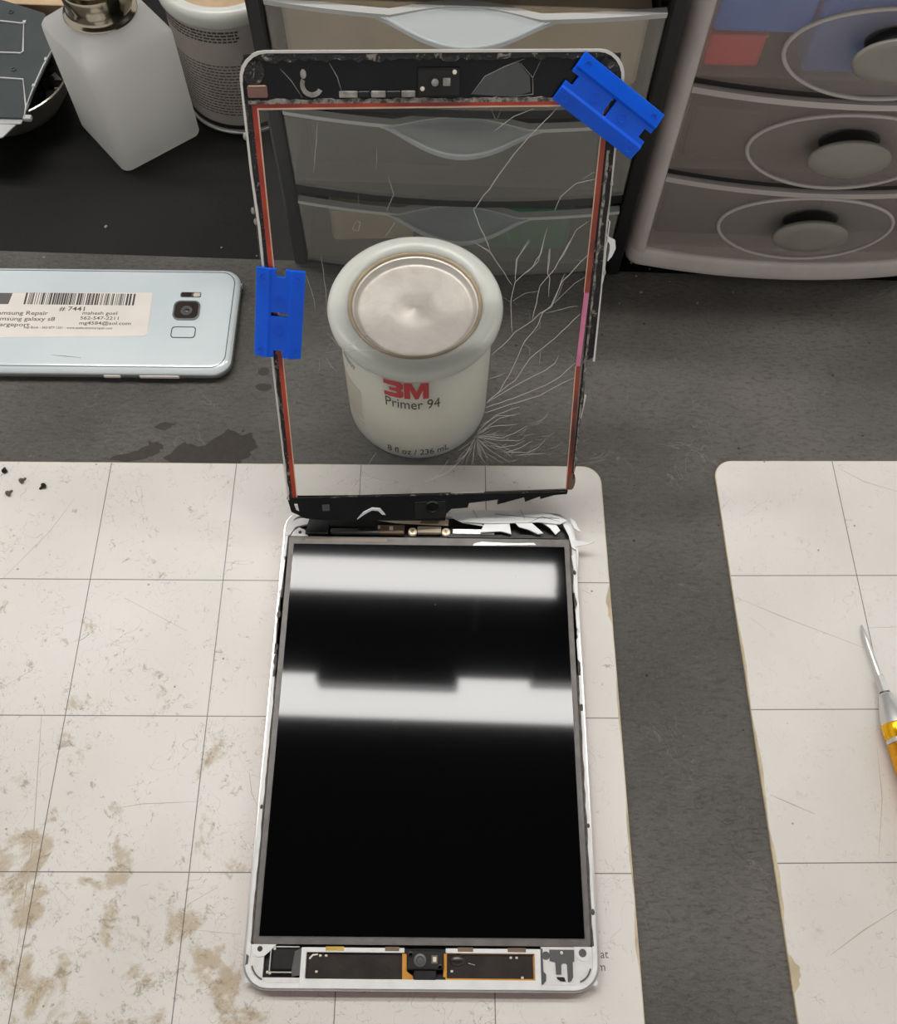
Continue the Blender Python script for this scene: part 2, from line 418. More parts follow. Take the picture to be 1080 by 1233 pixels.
    def glass(name, tint, edge, fac_lo=0.05, haze=0.0):
        t = NT(name)
        tr = t.node('ShaderNodeBsdfTransparent'); tr.inputs[0].default_value = tint
        gl = t.node('ShaderNodeBsdfGlossy'); gl.inputs['Roughness'].default_value = 0.02; gl.inputs[0].default_value = (1, 1, 1, 1)
        fr = t.node('ShaderNodeFresnel'); fr.inputs[0].default_value = 1.22
        mx = t.node('ShaderNodeMixShader')
        t.link(fr.outputs[0], mx.inputs[0]); t.link(tr.outputs[0], mx.inputs[1]); t.link(gl.outputs[0], mx.inputs[2])
        df = t.node('ShaderNodeBsdfDiffuse'); df.inputs[0].default_value = edge
        m2 = t.node('ShaderNodeMixShader')
        v = t.obj(); n = t.noise(v, 2.5, 5, 0.6)
        t.link(t.step(n, 0.45, 0.8, haze * 0.3, haze), m2.inputs[0]); t.link(mx.outputs[0], m2.inputs[1]); t.link(df.outputs[0], m2.inputs[2])
        t.n.remove(t.p); t.link(m2.outputs[0], t.out.inputs[0]); M[name] = t.m
    glass('clear_glass', (0.965, 0.968, 0.96, 1), (0.6, 0.6, 0.58, 1), haze=0.02)
    t = NT('crack'); v = t.obj()
    t.set(color=t.mix(t.noise(v, 8, 3), srgb(235, 232, 224), srgb(196, 190, 180)), rough=0.25, alpha=0.62); M['crack'] = t.m
    t = NT('crack_fine'); v = t.obj()
    t.set(color=t.mix(t.noise(v, 8, 3), srgb(225, 220, 212), srgb(180, 172, 162)), rough=0.25, alpha=0.42); M['crack_fine'] = t.m
    # blue blades
    plain('blue_plastic', (0, 92, 228), 0.34, 0, 0.06, 6, sss=0.3, ssss=0.2, ior=1.36)
    # cans, bottle
    t = NT('can_plastic'); v = t.obj()
    t.set(color=t.mix(t.noise(v, 1.6, 3), srgb(246, 241, 226), srgb(250, 246, 236)), rough=0.3, sss=1.0, ssss=1.0); t.p.inputs['Subsurface Radius'].default_value = (0.2, 0.18, 0.14); M['can_plastic'] = t.m
    t = NT('lid_plastic'); v = t.obj()
    t.set(color=t.mix(t.noise(v, 2, 3), srgb(208, 209, 202), srgb(218, 218, 212)), rough=0.28, sss=0.8, ssss=1.0); t.p.inputs['Subsurface Radius'].default_value = (0.08, 0.08, 0.07); M['lid_plastic'] = t.m
    t = NT('tin'); v = t.obj((1, 1, 1)); n = t.noise(v, 9, 7, 0.75, 1.2)
    t.set(color=t.mix(t.step(n, 0.35, 0.65), srgb(198, 190, 182), srgb(210, 203, 196)), rough=t.step(n, 0.3, 0.7, 0.36, 0.5), metal=0.35); t.bump(t.noise(v, 30, 5), 0.06, 0.004); M['tin'] = t.m
    plain('glue_tan', (168, 150, 122), 0.4, 0.1)
    plain('red_print', (206, 40, 48), 0.45)
    plain('dark_print', (58, 54, 50), 0.5)
    plain('can_label_grey', (176, 168, 158), 0.45, 0, 0.06)
    plain('tan_top', (190, 160, 128), 0.6)
    t = NT('bottle_plastic'); v = t.obj()
    t.set(color=t.mix(t.noise(v, 1.5, 3), srgb(240, 239, 236), srgb(246, 246, 244)), rough=0.38, sss=0.0, ssss=1.0); t.p.inputs['Subsurface Radius'].default_value = (0.2, 0.19, 0.17); M['bottle_plastic'] = t.m
    plain('brass_steel', (176, 166, 148), 0.16, 1.0, 0.08)
    plain('bowl_steel', (158, 152, 144), 0.28, 0.8, 0.1)
    plain('shield_dark', (70, 76, 77), 0.42, 0.35, 0.08, 5)
    plain('shield_line', (196, 196, 194), 0.4, 0.3)
    plain('scrap_dark', (26, 24, 23), 0.4, 0.3, 0.4, 20)
    plain('scrap_bright', (150, 140, 128), 0.3, 0.6)
    plain('cardboard', (196, 166, 132), 0.75, 0, 0.08)
    # phone
    t = NT('phone_back'); v = t.obj(); n = t.noise(v, 1.3, 4)
    t.set(color=t.mix(t.step(n, 0.3, 0.7), srgb(216, 227, 231), srgb(228, 236, 238)), rough=0.14, metal=0.08, coat=0.5, coatr=0.05); M['phone_back'] = t.m
    plain('phone_frame', (164, 170, 168), 0.22, 0.7, 0.05)
    plain('phone_glass_dark', (58, 50, 46), 0.12)
    plain('label_paper', (230, 222, 214), 0.6, 0, 0.03)
    plain('label_ink', (92, 88, 84), 0.6)
    plain('label_ink_dark', (62, 60, 58), 0.6)
    # drawer units
    plain('frame_black', (22, 22, 23), 0.38, 0, 0.15)
    def translucent(name, amount):
        """let light through a thin-walled plastic vessel"""
        m = M[name]; nt = m.node_tree; p = nt.nodes['Principled BSDF']; out = nt.nodes['Material Output']
        tl = nt.nodes.new('ShaderNodeBsdfTranslucent'); mx = nt.nodes.new('ShaderNodeMixShader')
        src = p.inputs['Base Color'].links[0].from_socket
        nt.links.new(src, tl.inputs[0]); mx.inputs[0].default_value = amount
        nt.links.new(p.outputs[0], mx.inputs[1]); nt.links.new(tl.outputs[0], mx.inputs[2]); nt.links.new(mx.outputs[0], out.inputs[0])
    translucent('bottle_plastic', 0.76)
    def frosted(name, rgb, alpha, rough=0.3, var=0.08):
        t = NT(name); v = t.obj(); c = srgb(*rgb); n = t.noise(v, 1.4, 4)
        t.set(color=t.mix(n, tuple(x * (1 - var) for x in c[:3]) + (1,), tuple(min(1, x * (1 + var)) for x in c[:3]) + (1,)), rough=rough, alpha=alpha)
        M[name] = t.m
    frosted('drawer_clear', (186, 182, 172), 0.27)
    frosted('drawer_rim', (206, 206, 202), 0.8)
    frosted('drawer_lip', (212, 218, 220), 0.5, 0.2)
    frosted('drawer_smoke', (200, 184, 174), 0.24, 0.25)
    frosted('drawer_lens', (176, 170, 164), 0.25, 0.12)
    frosted('drawer_ridge', (206, 198, 192), 0.85, 0.2)
    plain('housing_grey', (218, 206, 200), 0.42, 0, 0.05)
    plain('knob_grey', (146, 142, 132), 0.4, 0.1, 0.05)
    plain('slot_dark', (20, 19, 19), 0.6)
    for nm, c in dict(blue=(10, 140, 250), red=(255, 60, 76), plum=(70, 40, 44), green=(10, 140, 96), tan=(236, 216, 186), charcoal=(34, 36, 36), teal=(40, 66, 68)).items():
        plain('stock_' + nm, c, 0.5, 0, 0.12, 3)
    # screwdriver
    t = NT('gold_knurl'); v = t.obj(); x, y, z = t.sep(v)
    t.set(color=t.mix(t.noise(v, 6, 3), srgb(226, 150, 22), srgb(240, 176, 44)), rough=0.3, metal=0.65); M['gold_knurl'] = t.m
    plain('gold_smooth', (244, 184, 20), 0.22, 0.7, 0.05)
    plain('screw_steel', (120, 112, 102), 0.3, 0.9)
    plain('screw_dark', (58, 52, 46), 0.4, 0.8)
    plain('crumb', (150, 146, 138), 0.8)
    plain('lamp_body', (210, 210, 208), 0.5)
    t = NT('lamp_diffuser'); v = t.obj()
    t.set(color=(0.8, 0.8, 0.8, 1), emit=t.mix(t.noise(v, 0.5, 2), (1.0, 0.975, 0.94, 1), (1.0, 0.98, 0.95, 1)), emits=LAMP); M['lamp_diffuser'] = t.m
build_materials()

# ------------------------------------------------------------------ setting: bench and lights
desk = obj('bench_top', box(B(), -900, 900, -620, 520, -34, -0.8, 3), 'bench_black')
tag(desk, 'black bench top under everything, bare and darker along the back', kind='structure')

rm = thing('rubber_sheet', 'worn grey rubber sheet covering the front of the black bench', 'rubber sheet')
obj('sheet', box(B(), -880, 880, -600, 0, -0.8, 0.0), 'rubber_grey', rm)

def worn_patch(pts, seed, jag=1.6, n=4):
    rnd = random.Random(seed)
    out = []
    for (a, b) in zip(pts, pts[1:] + pts[:1]):
        for k in range(n):
            f = k / n
            out.append((a[0] + (b[0] - a[0]) * f + rnd.uniform(-jag, jag), a[1] + (b[1] - a[1]) * f + rnd.uniform(-jag, jag) * 0.6))
    return out
for i, pts in enumerate(([(-140, -126), (-131, -117), (-122, -119), (-110, -108), (-104, -112), (-98, -110), (-96, -119), (-101, -126), (-106, -130), (-128, -131)],
                         [(-168, -128), (-160, -125), (-152, -123), (-148, -117), (-141, -118), (-142, -123), (-149, -127), (-158, -129)],
                         [(-147, -109), (-143, -105), (-136, -107), (-143, -111)],
                         circle(-97, -73.5, 3.0, 2.6, 9), circle(-96, -83, 4.2, 2.2, 9))):
    p = obj('worn_patch', prism(B(), worn_patch(pts, 11 + i, 1.2 if i < 3 else 0.4), -0.1, 0.02), 'rubber_worn', rm)
def dent(x, y, rx, ry, seed):
    rnd = random.Random(seed); bm = B()
    n = 26
    w = [1 + rnd.uniform(-.14, .14) for _ in range(n)]
    ring = lambda k, z: [(x + rx * k * w[i] * math.cos(2 * PI * i / n), y + ry * k * w[i] * math.sin(2 * PI * i / n), z) for i in range(n)]
    loft(bm, [ring(1.25, 0.0), ring(1.1, 0.35), ring(0.9, 0.38), ring(0.75, 0.08), ring(0.3, 0.03)], False, True)
    obj('gouge', bm, 'rubber_grey', rm, smooth='all')
for a in ((119, -280, 5.0, 4.2, 1), (108, -281, 1.6, 2.4, 2), (124, -295, 4.2, 4.8, 3), (130, -288, 2.0, 2.4, 4), (119, -288, 2.2, 1.2, 5)): dent(*a)

# ceiling lights: two mirrored in the tablet screen, a side pair added for brightness
def ceiling_light(x0, x1, y0, y1, z, label):
    cx, cy = (x0 + x1) / 2, (y0 + y1) / 2
    t = thing('ceiling_light', label, 'ceiling light', (cx, cy, z), 0, 'long ceiling lights over the bench')
    hx, hy = (x1 - x0) / 2, (y1 - y0) / 2
    obj('housing', box(B(), -hx - 8, hx + 8, -hy * 0.8, hy * 0.8, 12, 70, 6), 'lamp_body', t)
    bm = B()
    prof = [(hy * math.cos(a), -18 * math.sin(a) + 12) for a in [PI * k / 10 for k in range(11)]]
    loft(bm, [[(xx, y, zz) for y, zz in prof] for xx in (-hx, hx)])
    obj('diffuser', bm, 'lamp_diffuser', t, smooth=30)
    for s in (-1, 1):
        obj('end_cap', box(B(), s * hx - 4, s * hx + 4, -hy * 0.8, hy * 0.8, -2, 40, 2), 'lamp_body', t)
        obj('hanger', tube(B(), [(s * hx * 0.7, 0, 68), (s * hx * 0.7, 0, 400)], 3), 'lamp_body', t)
ceiling_light(-940, 262, 474, 560, 1700, 'long white ceiling light beyond the bench, mirrored as the upper band in the screen')
ceiling_light(-760, 640, 170, 268, 1700, 'long white ceiling light above the bench, mirrored as the lower band in the screen')
ceiling_light(-1900, -1150, 420, 520, 1700, 'long white ceiling light added unseen at the left to brighten the bench')
ceiling_light(1100, 1850, 420, 520, 1700, 'long white ceiling light added unseen at the right to brighten the bench')
ceil = obj('ceiling', box(B(), -2600, 2600, -2400, 2600, 2098, 2130), 'ceiling_dark')
tag(ceil, 'dark ceiling above the bench that the lights hang from', kind='structure')
def hanging_box(x0, x1, y0, y1, z, label):  # guessed boxes, added to cut dark notches into the mirrored light band
    t = thing('hanging_box', label, 'box', ((x0 + x1) / 2, (y0 + y1) / 2, z), 0, 'black boxes added beside the ceiling light')
    hx, hy = (x1 - x0) / 2, (y1 - y0) / 2
    b = obj('case', box(B(), -hx, hx, -hy, hy, 0, 70, 6), 'frame_black', t)
    obj('bracket_arm', box(B(), -8, 8, -8, 8, 68, 468, 1), 'frame_black', t)
    obj('indicator', lathe(B(), [(5, 0), (4, -2), (0, -3)], 16, (0.12 * hx, -hy * 0.7, 0)), 'solder', b)
hanging_box(-280, 34, 229, 300, 1630, 'wide black box added beside the ceiling light for the dark notch mirrored in the screen')
hanging_box(196, 420, 245, 300, 1630, 'small black box added beside the ceiling light for the notch mirrored at the right')

# ------------------------------------------------------------------ project mats
def project_mat(label, loc, rot, u0, u1, v0, v1, mat, words=None):
    t = thing('project_mat', label, 'project mat', (loc[0], loc[1], 0.05), rot, 'white gridded project mats')
    r = rrect(u0, u1, v0, v1, 9, 8)
    obj('sheet', prism(B(), r, 0.02, 1.2), mat, t)
    o2 = rrect(u0 - 0.35, u1 + 0.35, v0 - 0.35, v1 + 0.35, 9.3, 8)
    obj('edge_band', ringprism(B(), o2, r, 0.02, 1.12), 'mat_edge', t)
    return t
la = 0.0286
matL = project_mat('stained white gridded mat under the opened tablet', (-100.07, -252.11, 0), la, -125, 176.6, -190, 123.4, 'mat_stained')
matR = project_mat('cleaner white gridded mat at the right, under the gold screwdriver', (189.78, -176.68, 0), 0.0375, -58.5, 185, -262, 60.5, 'mat_clean')
def worn_edge(par, side, seed, segs, mat='mat_edge'):
    rnd = random.Random(seed)
    for (v0, v1, w) in segs:
        n = 9; a = []; b = []
        for i in range(n + 1):
            v = v0 + (v1 - v0) * i / n
            k = math.sin(PI * i / n)
            a.append((side, v)); b.append((side + (w * k * rnd.uniform(0.7, 1.2)) + 0.01 * (1 if w > 0 else -1), v))
        poly = a + list(reversed(b))
        obj('peeled_edge', prism(B(), poly, 1.18, 1.26), mat, par)
worn_edge(matL, 176.7, 3, ((62, 42, -2.2), (20, -10, -0.7), (-30, -70, -0.8), (-74, -100, -1.0)))
worn_edge(matR, -58.6, 5, ((-20, -62, 0.8), (-64, -110, 1.2), (-112, -150, 1.6), (-158, -172, 3.6)))
# long knife marks across the sheets
for par, marks in ((matR, SCR_R), (matL, SCR_L)):
    for k, l in enumerate(marks): obj('knife_mark', ribbon(B(), l, 0.45 if k % 2 else 0.3, 1.19, 1.215), 'mat_scratch', par)
# the printed words reach out from under the tablet
for txt, pu, pv in (('Magnetic Mat', 164.9, -93.2), ('.com', 163.6, -97.6)):
    bm = thicken(text_mesh(txt, 4.2, 0.0, 'RIGHT'), 0.05)
    obj('printed_words', bm, 'print_grey', matL, loc=(pu, pv, 1.2))

# ------------------------------------------------------------------ tablet body
TAB = thing('tablet', 'opened white tablet lying screen up on the stained mat', 'tablet', (-6.45, -254.25, 1.36), 0.0224)
W2, H2 = 67.35, 100.0
def rr_in(i, z, n=8):
    return [(x, y, z) for x, y in rrect(-W2 + i, W2 - i, -H2 + i, H2 - i, max(10.0 - i, 1.0), n)]
bm = B()
loft(bm, [rr_in(9, 0), rr_in(4, 0.6), rr_in(1.4, 2.0), rr_in(0.2, 4.0), rr_in(-0.1, 5.4), rr_in(0.7, 5.6), rr_in(1.2, 2.4)], True, True)
obj('back_shell', bm, 'shell_red', TAB, smooth=50)
bm = B()
loft(bm, [rr_in(0.15, 5.5), rr_in(0.0, 6.4), rr_in(0.25, 6.95), rr_in(0.9, 7.0), rr_in(0.9, 5.5), rr_in(0.15, 5.5)], False, False)
obj('metal_edge', bm, 'alu', TAB, smooth=50)
bm = B()
loft(bm, [rr_in(0.9, 4.0), rr_in(0.9, 6.75), rr_in(2.55, 6.7), rr_in(2.6, 4.0), rr_in(0.9, 4.0)], False, False)
obj('white_bezel', bm, 'white_plastic', TAB)
obj('tray', prism(B(), rrect(-W2 + 2.5, W2 - 2.5, -H2 + 2.5, H2 - 2.5, 7.5), 2.2, 2.8), 'tray_dark', TAB)
# display
frm = obj('display_frame', ringprism(B(), rrect(-64.4, 64.4, -84.2, 86.4, 0.8, 2), rrect(-62.3, 62.3, -81.7, 82.9, 0.3, 2), 2.8, 6.5), 'lcd_metal', TAB)
obj('display_panel', box(B(), -62.3, 62.3, -81.7, 82.9, 3.2, 6.45, 0.15, 1), 'lcd_black', frm)
o = rrect(-62.4, 62.4, -81.8, 83.0, 0.3, 2); i_ = rrect(-62.1, 62.1, -81.5, 82.7, 0.3, 2)
obj('panel_edge', ringprism(B(), o, i_, 6.3, 6.5), 'module_grey', frm)
obj('adhesive_tape', box(B(), -57, -19.5, 84.0, 85.6, 6.5, 6.62), 'tan_tape', frm)
obj('foil_strip', prism(B(), [(20, 82.9), (49, 83.5), (48, 84.4), (36, 84.1), (24, 84.6), (21, 83.8)], 6.5, 6.7), 'steel', frm)
# old glue along the sides
def glue(u0, u1, v0, v1, seed, amp=0.8, step=2.2):
    rnd = random.Random(seed); a, b = [], []
    v = v0
    while v < v1:
        a.append((u0, v)); b.append((u1 + rnd.uniform(-amp, amp), v)); v += step * rnd.uniform(0.6, 1.4)
    a.append((u0, v1)); b.append((u1, v1))
    obj('glue_residue', prism(B(), a + list(reversed(b)), 6.0, 6.95), 'residue', TAB)
glue(-64.5, -65.8, 20, 76, 3, 0.5); glue(-64.5, -66.3, 30, 56, 4, 0.4); glue(64.5, 66.0, 22, 60, 5, 0.5); glue(64.5, 65.3, -84, 86, 6, 0.25, 4); glue(-64.5, -65.0, -84, 86, 7, 0.2, 4)
for u, v, s in ((-65.9, 48, 1.5), (-65.6, 33, 1.3), (65.8, 8, 1.2), (66.2, 70, 1.0), (-65.7, -34, 0.7), (65.9, -40, 0.7), (65.8, -72, 0.9)):
    bm = B(); lathe(bm, [(0, 0), (s, 0.1), (s * 0.8, 0.5), (0, 0.7)], 7, (u, v, 6.6), 0.8, 1.4)
    obj('glue_lump', bm, 'residue', TAB)
# chips of white paint and glass left along the right edge
def shard(name, poly, z0, z1, mat, par, tilt=(0, 0)):
    bm = prism(B(), poly, 0, 0.55)
    c = (sum(p[0] for p in poly) / len(poly), sum(p[1] for p in poly) / len(poly))
    for v in bm.verts: v.co.z += z0 + tilt[0] * (v.co.x - c[0]) + tilt[1] * (v.co.y - c[1])
    return obj(name, bm, mat, par)
for k, pl in enumerate(([(65.0, 78), (67.0, 79), (66.6, 70), (65.6, 72)], [(65.3, 66), (67.0, 68), (66.9, 55), (65.7, 58)], [(65.4, 52), (66.9, 53), (66.8, 41), (65.6, 43.5)],
                       [(65.2, 38), (66.4, 40), (66.6, 27), (65.3, 29)], [(-66.9, 76), (-65.2, 74), (-65.6, 60), (-66.8, 58)])):
    shard('paint_chip', pl, 6.75, 0, 'glass_shard_white', TAB)
# ---- near end: frame corners, camera, bracket
Z0 = 4.6
cl = obj('corner_plate', grid_solid(B(), [-66.2, -59.6, -45.6], [-97.4, -95.6, -84.3], {(1, 1)}, Z0, 6.3), 'white_dirty', TAB)
tabL = obj('fixing_tab', prism(B(), [(-64.6, -84.3), (-55.2, -84.3), (-57.0, -86.2), (-59.2, -88.2), (-61.6, -88.8), (-63.4, -88.0), (-64.5, -86.0)], 6.25, 6.75), 'white_plastic', TAB)
obj('screw_hole', lathe(B(), [(0, 0), (1.0, 0), (1.0, 0.1), (0, 0.12)], 14, (-61.3, -85.9, 6.74)), 'tray_dark', tabL)
rc = obj('rear_camera', box(B(), -56.8, -46.6, -93.2, -85.6, 3.0, 6.2, 0.7), 'module_black', TAB)
for pl in ([(-57.4, -93.4), (-57.0, -93.4), (-56.9, -85.2), (-57.3, -85.2)], [(-57, -85.3), (-46.5, -85.3), (-46.5, -84.9), (-57, -84.9)], [(-57, -94.0), (-47.5, -94.0), (-47.5, -93.6), (-57, -93.6)]):
    obj('metal_lip', prism(B(), pl, 5.0, 6.35), 'steel', rc)
for x, y in ((-57.9, -93.8), (-56.9, -94.1), (-55.8, -85.8)): obj('solder_dot', lathe(B(), [(0.55, 0), (0.5, 0.3), (0, 0.5)], 10, (x, y, 6.0)), 'solder', rc)
obj('side_clip', prism(B(), [(-48.0, -86.6), (-45.8, -85.6), (-45.6, -94.8), (-48.6, -95.2), (-48.8, -93.0)], 4.0, 6.6), 'module_grey', rc)
br = obj('bracket', grid_solid(B(), [-45.6, -43.6, -6.6, 9.0, 42.7, 45.0], [-99.9, -95.9, -86.9, -85.2], {(1, 1), (2, 1), (3, 1), (2, 2)}, Z0, 6.95), 'white_plastic', TAB, bev=0.25)
for u0, u1 in ((-36.5, -29.5), (-14.0, -8.5), (13.5, 19.5), (32.5, 39.5)):
    nt = obj('contact', box(B(), u0, u1, -86.4, -84.8, 6.0, 7.05, 0.15, 1), 'gold' if u0 < -30 else 'brown_part', br)
w1 = obj('battery_window', box(B(), -43.6, -6.6, -95.9, -86.9, 3.4, 5.0), 'battery_film', TAB)
w2 = obj('battery_window', box(B(), 9.0, 42.7, -95.9, -86.9, 3.4, 5.0), 'battery_film', TAB)
obj('copper_border', ringprism(B(), rrect(9.0, 42.7, -95.9, -86.9, 0.3, 2), rrect(9.5, 42.2, -95.4, -87.3, 0.3, 2), 5.0, 5.25), 'copper', w2)
for par, pts in ((w1, ((-38.5, -88.0), (-36.3, -88.0), (-39.6, -93.5))), (w2, ((33.8, -88.2), (36.0, -88.2), (11.4, -93.0), (38.0, -95.0)))):
    for x, y in pts: obj('solder_dot', box(B(), x - 0.5, x + 0.5, y - 0.4, y + 0.4, 5.0, 5.4, 0.15, 1), 'solder', par)
obj('bubble', lathe(B(), [(2.6, 0), (2.3, 0.5), (1.3, 0.9), (0, 1.05)], 24, (13.5, -89.2, 5.0), 1.2, 0.85), 'battery_film', w2, smooth='all')
obj('scratch', ribbon(B(), [(17.6, -90.2), (20.2, -90.8)], 0.35, 5.0, 5.15), 'solder', w2)
obj('film_fold', prism(B(), [(-42.8, -88.9), (-41.4, -87.5), (-39.4, -87.3), (-39.4, -87.8), (-41.2, -88.1), (-42.3, -89.4)], 5.0, 5.5), 'solder', w1)
fx = obj('flex_cable', prism(B(), [(-7.4, -87.2), (-5.8, -87.2), (-5.6, -93.2), (-3.4, -94.6), (-2.6, -97.6), (-7.2, -97.4)], 5.6, 6.3), 'copper', TAB)
obj('flex_cable', box(B(), 8.2, 9.4, -95.0, -87.0, 5.2, 6.0), 'copper', TAB)
fc = obj('front_camera', box(B(), -5.6, 8.3, -92.6, -86.0, 4.0, 8.2, 0.5), 'module_black', TAB)
obj('lens_ring', lathe(B(), [(2.3, 0), (2.3, 0.6), (1.5, 0.65), (1.2, 0.2), (0.6, 0.2), (0.5, 0.5), (0, 0.5)], 24, (-0.6, -89.4, 8.1)), 'module_grey', fc, smooth=40)
for x, y in ((-4.2, -87.4), (6.9, -91.6)): obj('screw_hole', lathe(B(), [(1.0, 0), (1.0, 0.4), (0.6, 0.45), (0.55, 0.1), (0, 0.1)], 16, (x, y, 8.1)), 'module_black', fc)
obj('sensor', box(B(), 3.6, 6.0, -90.5, -87.6, 8.1, 8.4, 0.1, 1), 'brown_part', fc)
obj('sensor_die', box(B(), 4.2, 5.5, -89.9, -88.2, 8.35, 8.5), 'solder', fc)
obj('connector', box(B(), -3.0, 5.6, -97.6, -92.4, 4.6, 6.9, 0.4), 'module_black', TAB)
cr = obj('corner_plate', prism(B(), [(45.2, -97.4), (66.2, -97.4), (66.2, -84.4), (45.2, -84.4)], Z0, 6.3), 'white_dirty', TAB)
obj('bracket_edge', prism(B(), [(45.2, -85.0), (45.8, -85.0), (45.9, -92.8), (46.9, -93.8), (46.8, -96.0), (45.6, -97.2), (45.2, -97.2)], 6.3, 6.7), 'module_grey', cr)
pcb = obj('antenna_plate', prism(B(), [(48.4, -85.3), (57.8, -85.3), (57.7, -89.3), (57.1, -89.6), (57.0, -94.8), (56.2, -96.0), (55.0, -96.4), (54.9, -90.6), (54.4, -90.0), (53.3, -90.0), (52.7, -90.6), (52.6, -93.8), (50.6, -93.8), (50.5, -89.6), (48.4, -89.2)], 6.3, 6.7), 'module_grey', TAB)
obj('antenna_tip', prism(B(), [(50.8, -94.6), (53.6, -94.7), (54.2, -96.2), (52.2, -96.0), (51.0, -95.3)], 6.3, 6.7), 'module_black', pcb)
obj('rivet', lathe(B(), [(0.6, 0), (0.5, 0.2), (0, 0.25)], 12, (53.0, -86.4, 6.7)), 'solder', pcb)
tabR = obj('fixing_tab', prism(B(), [(57.8, -84.3), (64.5, -84.3), (64.3, -86.6), (62.6, -88.9), (61.6, -89.4), (59.6, -88.8), (58.4, -87.6)], 6.25, 6.75), 'white_plastic', TAB)
obj('screw_hole', lathe(B(), [(1.5, 0), (1.4, 0.25), (0.9, 0.25), (0.85, 0.05), (0, 0.05)], 16, (61.0, -86.4, 6.72)), 'module_grey', tabR)
obj('screw_hole', lathe(B(), [(1.5, 0), (1.4, 0.3), (1.0, 0.3), (0.95, 0.05), (0, 0.05)], 16, (47.0, -87.4, 6.3)), 'module_grey', cr)
def arc(cx, cy, r, a0, a1, w, n=8):
    f = lambda rr: [(cx + rr * math.cos(math.radians(a0 + (a1 - a0) * i / n)), cy + rr * math.sin(math.radians(a0 + (a1 - a0) * i / n))) for i in range(n + 1)]
    return f(r + w / 2) + list(reversed(f(r - w / 2)))
obj('corner_slot', prism(B(), arc(-57.35, -90, 6.6, 195, 250, 0.5), 6.3, 6.78), 'module_grey', cl)
obj('corner_slot', prism(B(), arc(57.35, -90, 6.6, 290, 345, 0.5), 6.3, 6.78), 'module_grey', cr)
obj('dark_notch', prism(B(), [(-66.2, -87.6), (-65.2, -88.4), (-65.3, -91.0), (-66.3, -91.6)], 6.5, 6.85), 'module_grey', cl)
# ---- far end: cables, cans, torn white glass
obj('end_plate', box(B(), -64.6, 64.6, 86.4, 97.4, 2.8, 4.4), 'module_black', TAB)
cp = obj('corner_plate', prism(B(), [(-66.0, 86.6), (-64.2, 86.6), (-61.8, 91.0), (-56.8, 92.2), (-53.5, 93.6), (-54.0, 95.2), (-60.5, 95.4), (-63.8, 93.6), (-66.0, 91.0)], 5.6, 7.2), 'white_plastic', TAB)
tt = obj('fixing_tab', prism(B(), [(-63.8, 86.5), (-55.8, 86.5), (-57.6, 89.6), (-60.2, 90.8), (-62.4, 89.2)], 5.4, 6.7), 'white_plastic', TAB)
obj('screw_hole', lathe(B(), [(0.8, 0), (0.8, 0.1), (0, 0.12)], 12, (-59.6, 88.3, 6.7)), 'tray_dark', tt)
bm = B(); prof = [(94.5, 5.0), (96.5, 9.0), (98.4, 11.5), (99.6, 14.0)]
loft(bm, [[(x, y, z) for x in (-55.5, -46.5) for y, z in ((py, pz), (py - 0.6, pz + 0.5))][0:2] + [(x, y, z) for x in (-46.5,) for y, z in ((py - 0.6, pz + 0.5), (py, pz))] for py, pz in prof])
obj('flex_ribbon', bm, 'module_black', TAB)
obj('flex_ribbon', prism(B(), [(-57, 87.2), (-46.4, 87.2), (-46.2, 95.6), (-55.5, 95.6)], 5.4, 8.2), 'module_black', TAB)
c1 = obj('shield_can', box(B(), -45.6, -22.6, 88.0, 90.4, 4.6, 7.6, 0.4), 'module_grey', TAB)
obj('connector', box(B(), -33.0, -24.0, 89.2, 92.8, 5.0, 8.4, 0.4), 'module_black', TAB)
obj('flex_ribbon', prism(B(), [(-46, 91.0), (-24.5, 90.6), (-24.5, 95.0), (-46.5, 93.4)], 6.0, 8.6), 'module_black', TAB)
c2 = obj('chip', box(B(), -24.2, -11.6, 88.0, 92.4, 4.6, 7.4, 0.4), 'brown_part', TAB)
obj('chip_mark', box(B(), -18.6, -16.8, 89.6, 91.6, 7.35, 7.5), 'solder', c2)
obj('chip_mark', box(B(), -23.8, -22.8, 88.4, 92.0, 7.35, 7.5), 'solder', c2)
c3 = obj('chip', box(B(), -5.6, 5.4, 88.6, 92.0, 4.6, 7.4, 0.4), 'beige_part', TAB)
for x in (-7.8, 7.6):
    s_ = obj('standoff', lathe(B(), [(2.0, 0), (2.0, 2.4), (1.5, 2.7), (0.9, 2.7), (0.8, 2.2), (0, 2.2)], 20, (x, 89.2, 4.8)), 'solder', TAB, smooth=40)
    obj('screw', lathe(B(), [(0.75, 0), (0.6, 0.4), (0, 0.5)], 12, (x, 89.2, 7.0)), 'copper', s_)
obj('foil_tape', prism(B(), [(-25.0, 94.6), (-16.0, 93.2), (-3.0, 92.6), (8.6, 92.2), (8.8, 95.0), (2.0, 96.6), (-12.0, 95.4), (-24.0, 96.6)], 7.4, 8.4), 'beige_part', TAB)
obj('foil_tape', prism(B(), [(-4.6, 92.8), (3.8, 92.8), (5.6, 95.6), (-2.8, 95.6)], 8.4, 8.6), 'brown_part', TAB)
obj('shield_can', box(B(), 10.5, 30.0, 88.2, 91.0, 4.6, 7.2, 0.4), 'steel', TAB)
obj('flex_ribbon', box(B(), 8.5, 60.0, 86.9, 88.6, 4.6, 6.4), 'module_black', TAB)
